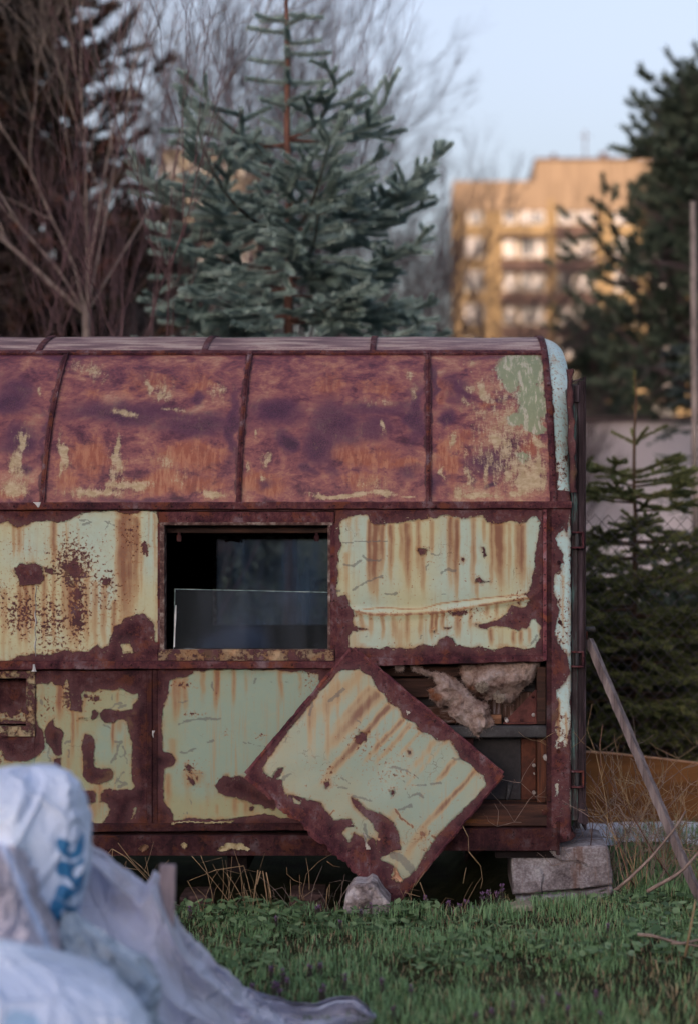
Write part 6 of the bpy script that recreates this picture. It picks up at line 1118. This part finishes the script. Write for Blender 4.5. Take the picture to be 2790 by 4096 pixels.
def weed(x, y, H, seed, label, m):
    rr = random.Random(seed); root = empty('dry_weed', (x, y, 0), label, 'weed', None); b = MB(); sd2 = MB(); z0 = gh(x, y)
    for k in range(7):
        p = Vector((x+rr.uniform(-.05, .05), y+rr.uniform(-.05, .05), z0)); d = Vector((rr.gauss(0, .4), rr.gauss(0, .3), 1)).normalized(); L = H*rr.uniform(.5, 1); pts = [p]
        for i in range(7):
            d = (d+Vector((rr.gauss(0, .16), rr.gauss(0, .1), rr.gauss(0, .1)-.04*i))).normalized(); p = p+d*L/7; pts.append(p)
            if i > 1:
                for _ in range(2):
                    dd = (d+Vector((rr.gauss(0, .8), rr.gauss(0, .6), rr.gauss(0, .5)))).normalized(); q = p; tw = [q]
                    for j in range(3): dd = (dd+Vector((rr.gauss(0, .3), rr.gauss(0, .2), .12))).normalized(); q = q+dd*L*rr.uniform(.04, .08); tw.append(q)
                    b.tube(tw, [.0015, .0013, .0011, .0009], 3)
                    if rr.random() < .6:
                        for _ in range(6): c = tw[rr.randrange(1, 4)]+Vector((rr.gauss(0, .008), rr.gauss(0, .008), rr.gauss(0, .008))); sd2.tube([c-Vector((0, 0, .0022)), c, c+Vector((0, 0, .0022))], [.0004, .0022, .0004], 4)
        b.tube(pts, [.0028*(1-.08*i) for i in range(8)], 4)
    b.build('stem', m, root); tag(sd2.build('seed_head', M_redtwig, root), kind='stuff')
for i, (x, y, H, lb) in enumerate([(.86, .22, .85, 'tangled dry weed with seed heads beside the block right edge'), (1.0, .10, .9, 'dry weed with many seed heads half way to the leaning plank'), (1.12, .18, .8, 'dry brown weed right behind the leaning plank'), (1.22, .35, .6, 'low dry weed near the foot of the leaning plank'), (.78, .45, 1.0, 'tall dry weed with fine seed heads beside the door edge'), (1.30, -.02, .55, 'dry weed at the right edge in front of the plank foot'), (.95, .5, .7, 'dry weed against the orange board near the trailer'), (1.18, .6, .65, 'dry weed against the orange board at the right')]): weed(x, y, H, 200+i, lb, M_stalk if i % 2 else M_twig)
traced('fallen_twig', [G_((985, 2075), (1120, 2085), (1250, 2120), (1340, 2145), (1583, 2190), (1680, 2220))], 'fallen grey twig lying in the grass near the lower right edge', 'twig', M_twig, .0062, d0=6.75, jit=0)
traced('dry_stalks', [G_((1455, 2300), (1500, 2050), (1560, 1745))], 'upright yellowish stalk at the lower right edge', 'dry stalks', M_stalk, .0048, d0=6.6, jit=0)
traced('fallen_twig', [G_((1320, 2160), (1420, 2165), (1583, 2130), (1700, 2100))], 'second shorter twig crossing the fallen one at the right edge', 'twig', M_twig, .0058, d0=6.72, jit=0)
# ------------------------------------------------------------------ sacks, film and stake in the foreground
def mk_film(name, c0, c1, rough_=.42, transl=.25, fold=.5):
    t = NT(name, rough_, .45); a = t.noise(3.5, 4, .5); f = t.noise(1, 5, .55, stretch=(9, 9, 3), dist=1.2); g = t.noise(26, 4, .6, dist=.8)
    c = t.cr(a, [(.35, c0), (.65, c1)]); c = t.mix(t.mul(t.ramp(t.noise(5, 4, .6, loc=(8, 1, 2)), .55, .7), .3), c, (.30, .26, .24)); return t, c, f, g
def film_mat(name, c0, c1, rough_=.32, bs=.6, alpha=1.0):
    t, c, f, g = mk_film(name, c0, c1, rough_); bl = t.attr('ink'); c = t.mix(t.ramp(bl, -.0015, .0015), c, (.035, .19, .42)); c = t.mix(t.mul(t.ramp(t.attr('ink2'), .3, .9), .75), c, (.25, .45, .70)); c = t.mix(t.ramp(t.attr('hem'), .3, .6), c, (.56, .66, .90)); t.col(c); t.bump(t.add(t.add(f, t.mul(g, .25)), t.mul(t.ramp(t.vor(7, 'DISTANCE_TO_EDGE', (1, 1, .6)), .0, .10), -.35)), bs, .04)
    if alpha < 1:
        t.put(t.b.inputs['Alpha'], alpha)
    return t.m
M_sack = film_mat('white_woven_sack', (.58, .70, .95), (.68, .80, 1.0)); M_sack2 = film_mat('grey_sack', (.30, .29, .36), (.50, .50, .62)); M_film = film_mat('grey_film', (.50, .52, .64), (.68, .72, .90), .28, .6); M_clear = film_mat('bluish_clear_bag', (.26, .36, .48), (.50, .62, .78), .25, .8)
def inkmap(P, polys):
    s = np.full(len(P), -1e6)
    for q in polys: s = np.maximum(s, sdf(P, q))
    return s*PM*.6
def folds(u, v, seed, f=3.0, k=5):
    n = fbm(u*f, v*f*.5, 4, seed); r_ = 1-abs(2*n-1); return r_**4*1.25
def loft(name, rows, m, label, cat, seed, amp=.03, nu=220, nv=220, ink=None, ink2=None, ff=3.0, squeeze=1.0, d_c=5.0, hem=None):
    """closed lumpy sack: rows = (Y px, left X px, right X px, depth half-size m) from top to bottom at distance d_c"""
    rows = np.array(rows, float); t = np.linspace(0, 1, nv+1); k = np.linspace(0, 1, len(rows)); Yp = np.interp(t, k, rows[:, 0]); xl = np.interp(t, k, rows[:, 1]); xr = np.interp(t, k, rows[:, 2]); dp = np.interp(t, k, rows[:, 3])
    for _ in range(6): xl = np.convolve(np.r_[xl[0], xl, xl[-1]], [.25, .5, .25], 'valid'); xr = np.convolve(np.r_[xr[0], xr, xr[-1]], [.25, .5, .25], 'valid')
    a = np.linspace(0, 2*np.pi, nu, endpoint=False); A_, T = np.meshgrid(a, np.arange(nv+1))
    s = d_c/FPX; cx = ((xl+xr)/2-PX)*s; hw = (xr-xl)/2*s; z = EYE-(Yp-PY)*s
    ca, sa = np.cos(A_), np.sin(A_); sg = lambda q, e: np.sign(q)*abs(q)**e
    x = cx[T]+hw[T]*sg(ca, .85); y = (d_c-8)-dp[T]*sg(sa, .85); zz = z[T]
    nx_, ny_ = ca, -sa; L = A_*.35; fd = folds(L*2, zz*3, seed, ff)+.6*folds(L*2+zz*2.5, zz*2, seed+5, ff*1.7)-.5+(fbm(L*3, zz*3, 3, seed+9)-.5)*1.2
    e = amp*fd*np.clip(hw[T]/.1, 0, 1); ce = e*(1-.55*abs(ca)**6)
    x = x+nx_*ce; y = y+ny_*ce; zz = zz+ce*.3*(T < nv*.2)
    V = np.c_[x.ravel(), y.ravel(), zz.ravel()]; P = to_px(V); front = (ny_.ravel() < .25)
    i = (np.arange(nu)[None, :]+(np.arange(nv)*nu)[:, None]); j = ((np.arange(nu)+1) % nu)[None, :]+(np.arange(nv)*nu)[:, None]
    F = np.c_[i.ravel(), i.ravel()+nu, j.ravel()+nu, j.ravel()]
    at = {'ink': np.where(front, inkmap(P, ink), -1) if ink else np.full(len(V), -1.), 'ink2': (np.where(front, sm(inkmap(P, ink2), -.005, .02), 0) if ink2 else np.zeros(len(V)))}
    at['hem'] = (1-sm(segd(P, hem), 12, 16)) if hem else np.zeros(len(V))
    return tag(mesh(name, V, F, m, None, True, at), label, cat)
INK = [K_((440, 730), (452, 705), (478, 693), (520, 712), (572, 738), (560, 760), (540, 785), (545, 808), (565, 815), (588, 795), (602, 745), (622, 700), (652, 655), (668, 660), (672, 700), (668, 770), (655, 820), (630, 850), (595, 865), (540, 862), (490, 832), (452, 780)),
    K_((448, 905), (470, 882), (510, 876), (560, 900), (600, 888), (640, 858), (668, 838), (672, 880), (650, 905), (610, 925), (580, 950), (572, 985), (598, 1015), (630, 990), (655, 950), (668, 960), (664, 1040), (645, 1085), (620, 1105), (590, 1100), (572, 1062), (545, 1025), (505, 1006), (465, 1000), (445, 965)),
    K_((458, 1065), (500, 1062), (545, 1078), (590, 1118), (625, 1112), (652, 1082), (655, 1105), (620, 1140), (560, 1168), (540, 1190), (545, 1212), (500, 1195), (428, 1150)),
    K_((420, 1160), (480, 1200), (540, 1235), (600, 1242), (640, 1195), (636, 1240), (610, 1290), (560, 1325), (540, 1330), (545, 1295), (510, 1258), (482, 1280), (490, 1325), (515, 1345), (460, 1362), (410, 1370), (388, 1310), (395, 1220)),
    K_((352, 1385), (420, 1400), (500, 1380), (590, 1340), (578, 1400), (560, 1450), (525, 1510), (500, 1470), (475, 1465), (455, 1500), (440, 1560), (410, 1510), (375, 1440)), K_((470, 1590), (490, 1580), (498, 1640), (478, 1645))]
Sk = lambda *p: [(3000+y/1.97875, -330+x*0, xr/1.97875, dp) for x, y, xr, dp in p]
rows = [(3062, 92, 128, .01), (3072, 40, 175, .05), (3092, -30, 232, .09), (3118, -100, 274, .13), (3150, -160, 292, .16), (3180, -210, 303, .18), (3260, -250, 322, .20), (3330, -270, 334, .21), (3440, -290, 338, .21), (3580, -290, 324, .20), (3720, -280, 292, .20), (3850, -270, 270, .20), (4100, -300, 300, .25), (4420, -320, 330, .30)]
loft('white_sack', rows, M_sack, 'tall stuffed white sack with curling blue lettering, at the left edge', 'sack', 5, .034, ink=INK, d_c=5.0, ff=1.5)
rows = [(3395, -150, -40, .01), (3402, -190, 20, .05), (3440, -240, 62, .09), (3520, -290, 96, .12), (3620, -330, 130, .14), (3720, -350, 176, .16), (3800, -360, 206, .17), (3900, -380, 226, .18), (4200, -390, 240, .2), (4700, -400, 250, .2)]
loft('grey_sack', rows, M_sack2, 'limp greyish sack with a pale hem in front of the lettered sack', 'sack', 12, .035, d_c=4.72, hem=K_((-60, 640), (20, 760), (90, 900), (160, 1060), (230, 1240), (320, 1430), (430, 1640)), ink2=[K_((0, 690), (40, 645), (90, 645), (150, 700), (170, 740), (90, 790), (20, 830))])
rows = [(3792, -260, -40, .02), (3800, -330, 20, .06), (3825, -380, 110, .12), (3855, -400, 205, .17), (3890, -410, 305, .21), (3925, -420, 390, .24), (3970, -430, 470, .26), (4020, -430, 530, .28), (4096, -430, 580, .29), (4300, -440, 640, .3), (4900, -440, 680, .3)]
loft('white_sack', rows, M_sack, 'bulging white sack lowest at the left corner nearest the camera', 'sack', 25, .035, d_c=4.35, ink2=[[(0, 4060), (60, 4020), (150, 4050), (200, 4120), (60, 4160), (0, 4150)]], ff=1.8)
rows = [(3650, 260, 300, .01), (3700, 255, 335, .04), (3760, 250, 420, .07), (3800, 245, 470, .09), (3850, 240, 540, .10), (3910, 240, 590, .11), (3980, 240, 602, .12), (4060, 240, 590, .12), (4200, 240, 610, .13), (4560, 240, 620, .14)]
loft('clear_bag', rows, M_clear, 'slumped bluish translucent bag between the sacks and the grey film', 'bag', 33, .05, d_c=4.85, ff=3.4)
rows = [(3560, 285, 300, .01), (3600, 280, 345, .03), (3680, 275, 400, .05), (3780, 270, 450, .06), (3860, 270, 470, .07), (4100, 270, 480, .08), (4500, 270, 490, .08)]
# the big sheet of film, from its ridge down towards the camera
def film(name, ridge, front, label, seed, m, ns=300, nt=200, amp=.085, sagk=.10):
    rd = np.array([tuple(W(X, Y, d)) for X, Y, d in ridge]); ft = np.array([tuple(W(X, Y, d)) for X, Y, d in front])
    def cv(q, s): L = np.r_[0, np.cumsum(np.linalg.norm(np.diff(q, axis=0), axis=1))]; L /= L[-1]; return np.stack([np.interp(s, L, q[:, k]) for k in range(3)], -1)
    s = np.linspace(0, 1, ns+1); t = np.linspace(-.22, 1, nt+1); S, T = np.meshgrid(s, t); Rr = cv(rd, S.ravel()).reshape(S.shape+(3,)); Ff = cv(ft, S.ravel()).reshape(S.shape+(3,))
    tt = np.clip(T, 0, 1)[..., None]; Pp = Rr*(1-tt)+Ff*tt; Pp[..., 2] += sagk*np.sin(np.clip(T, 0, 1)*3.14)*.5*(1-S)
    back = np.clip(-T, 0, 1)[..., None]; Pp = Pp+back*np.array([0, .9, -2.2])*np.array([1, 1, 1])*np.maximum(.02, Rr[..., 2:3])*.5
    dia = T*2.3-S*1.0; fo = (1-abs(2*fbm(dia*1.9, (S*1.8+T*.8), 3, seed)-1))**5*1.5+.6*(1-abs(2*fbm(S*6-T*3, T*2.5+S*2, 3, seed+4)-1))**4+(fbm(S*4, T*4, 3, seed+8)-.5)*.9-.3
    w_ = sm(abs(T), 0, .12)*.85+.15; Pp[..., 1] -= amp*fo*w_*.8; Pp[..., 2] += amp*fo*w_*.7*(1-S*.6)+(fbm(S*30, T*0+2, 3, seed+2)-.5)*.03*np.exp(-(T/.1)**2)
    g_ = gz(Pp[..., 0], Pp[..., 1])+.004+.02*fbm(S*20, T*20, 2, 3); Pp[..., 2] = np.maximum(Pp[..., 2], g_)
    V = Pp.reshape(-1, 3); i = (np.arange(ns)[None, :]+(np.arange(nt)*(ns+1))[:, None]).ravel()
    o = tag(mesh(name, V, np.c_[i, i+1, i+ns+2, i+ns+1], m, None, True, {'ink': np.full(len(V), -1.), 'ink2': np.zeros(len(V))}), label, 'plastic film'); return o
DD = lambda x, y, d: (x*1.7625, y*1.7625, d)
film('plastic_film', [DD(150, 1880, 5.35), DD(190, 1905, 5.35), DD(235, 1935, 5.4), DD(265, 1965, 5.4), DD(300, 1985, 5.42), DD(333, 2016, 5.42), DD(352, 1985, 5.42), DD(366, 1998, 5.44), DD(395, 2065, 5.5), DD(412, 2100, 5.55), DD(440, 2130, 5.6), DD(480, 2170, 5.7), DD(520, 2210, 5.8), DD(560, 2245, 5.95), DD(610, 2268, 6.08), DD(665, 2282, 6.12), DD(720, 2285, 6.12), DD(765, 2264, 6.14), DD(805, 2262, 6.15), DD(835, 2288, 6.12), DD(852, 2312, 6.05)],
    [DD(120, 2700, 4.6), DD(240, 2700, 4.7), DD(330, 2680, 4.8), DD(400, 2640, 4.9), DD(470, 2600, 5.0), DD(560, 2560, 5.15), DD(620, 2500, 5.35), DD(660, 2440, 5.5), DD(720, 2400, 5.7), DD(780, 2360, 5.88), DD(845, 2325, 6.0)],
    'crumpled greyish plastic film draped from the sacks down onto the grass', 41, M_film)
b = MB(); p0 = W(672, 3460, 5.36); p1 = W(650, 4300, 5.30); w2 = .0235; b.quad_box([(p1.x-w2, p1.y-.012, p1.z), (p1.x+w2, p1.y-.012, p1.z), (p1.x+w2, p1.y+.012, p1.z), (p1.x-w2, p1.y+.012, p1.z), (p0.x-w2, p0.y-.012, p0.z), (p0.x+w2, p0.y-.012, p0.z-.001), (p0.x+w2, p0.y+.012, p0.z), (p0.x-w2, p0.y+.012, p0.z+.001)])
tag(b.build('wooden_stake', mk_simple('pale_stake_wood', [(.3, (.20, .16, .18)), (.6, (.36, .30, .33))], 1, .85, (50, 50, 4), .4), bevel=.0015), 'short weathered wooden stake poking up through the plastic film', 'stake')
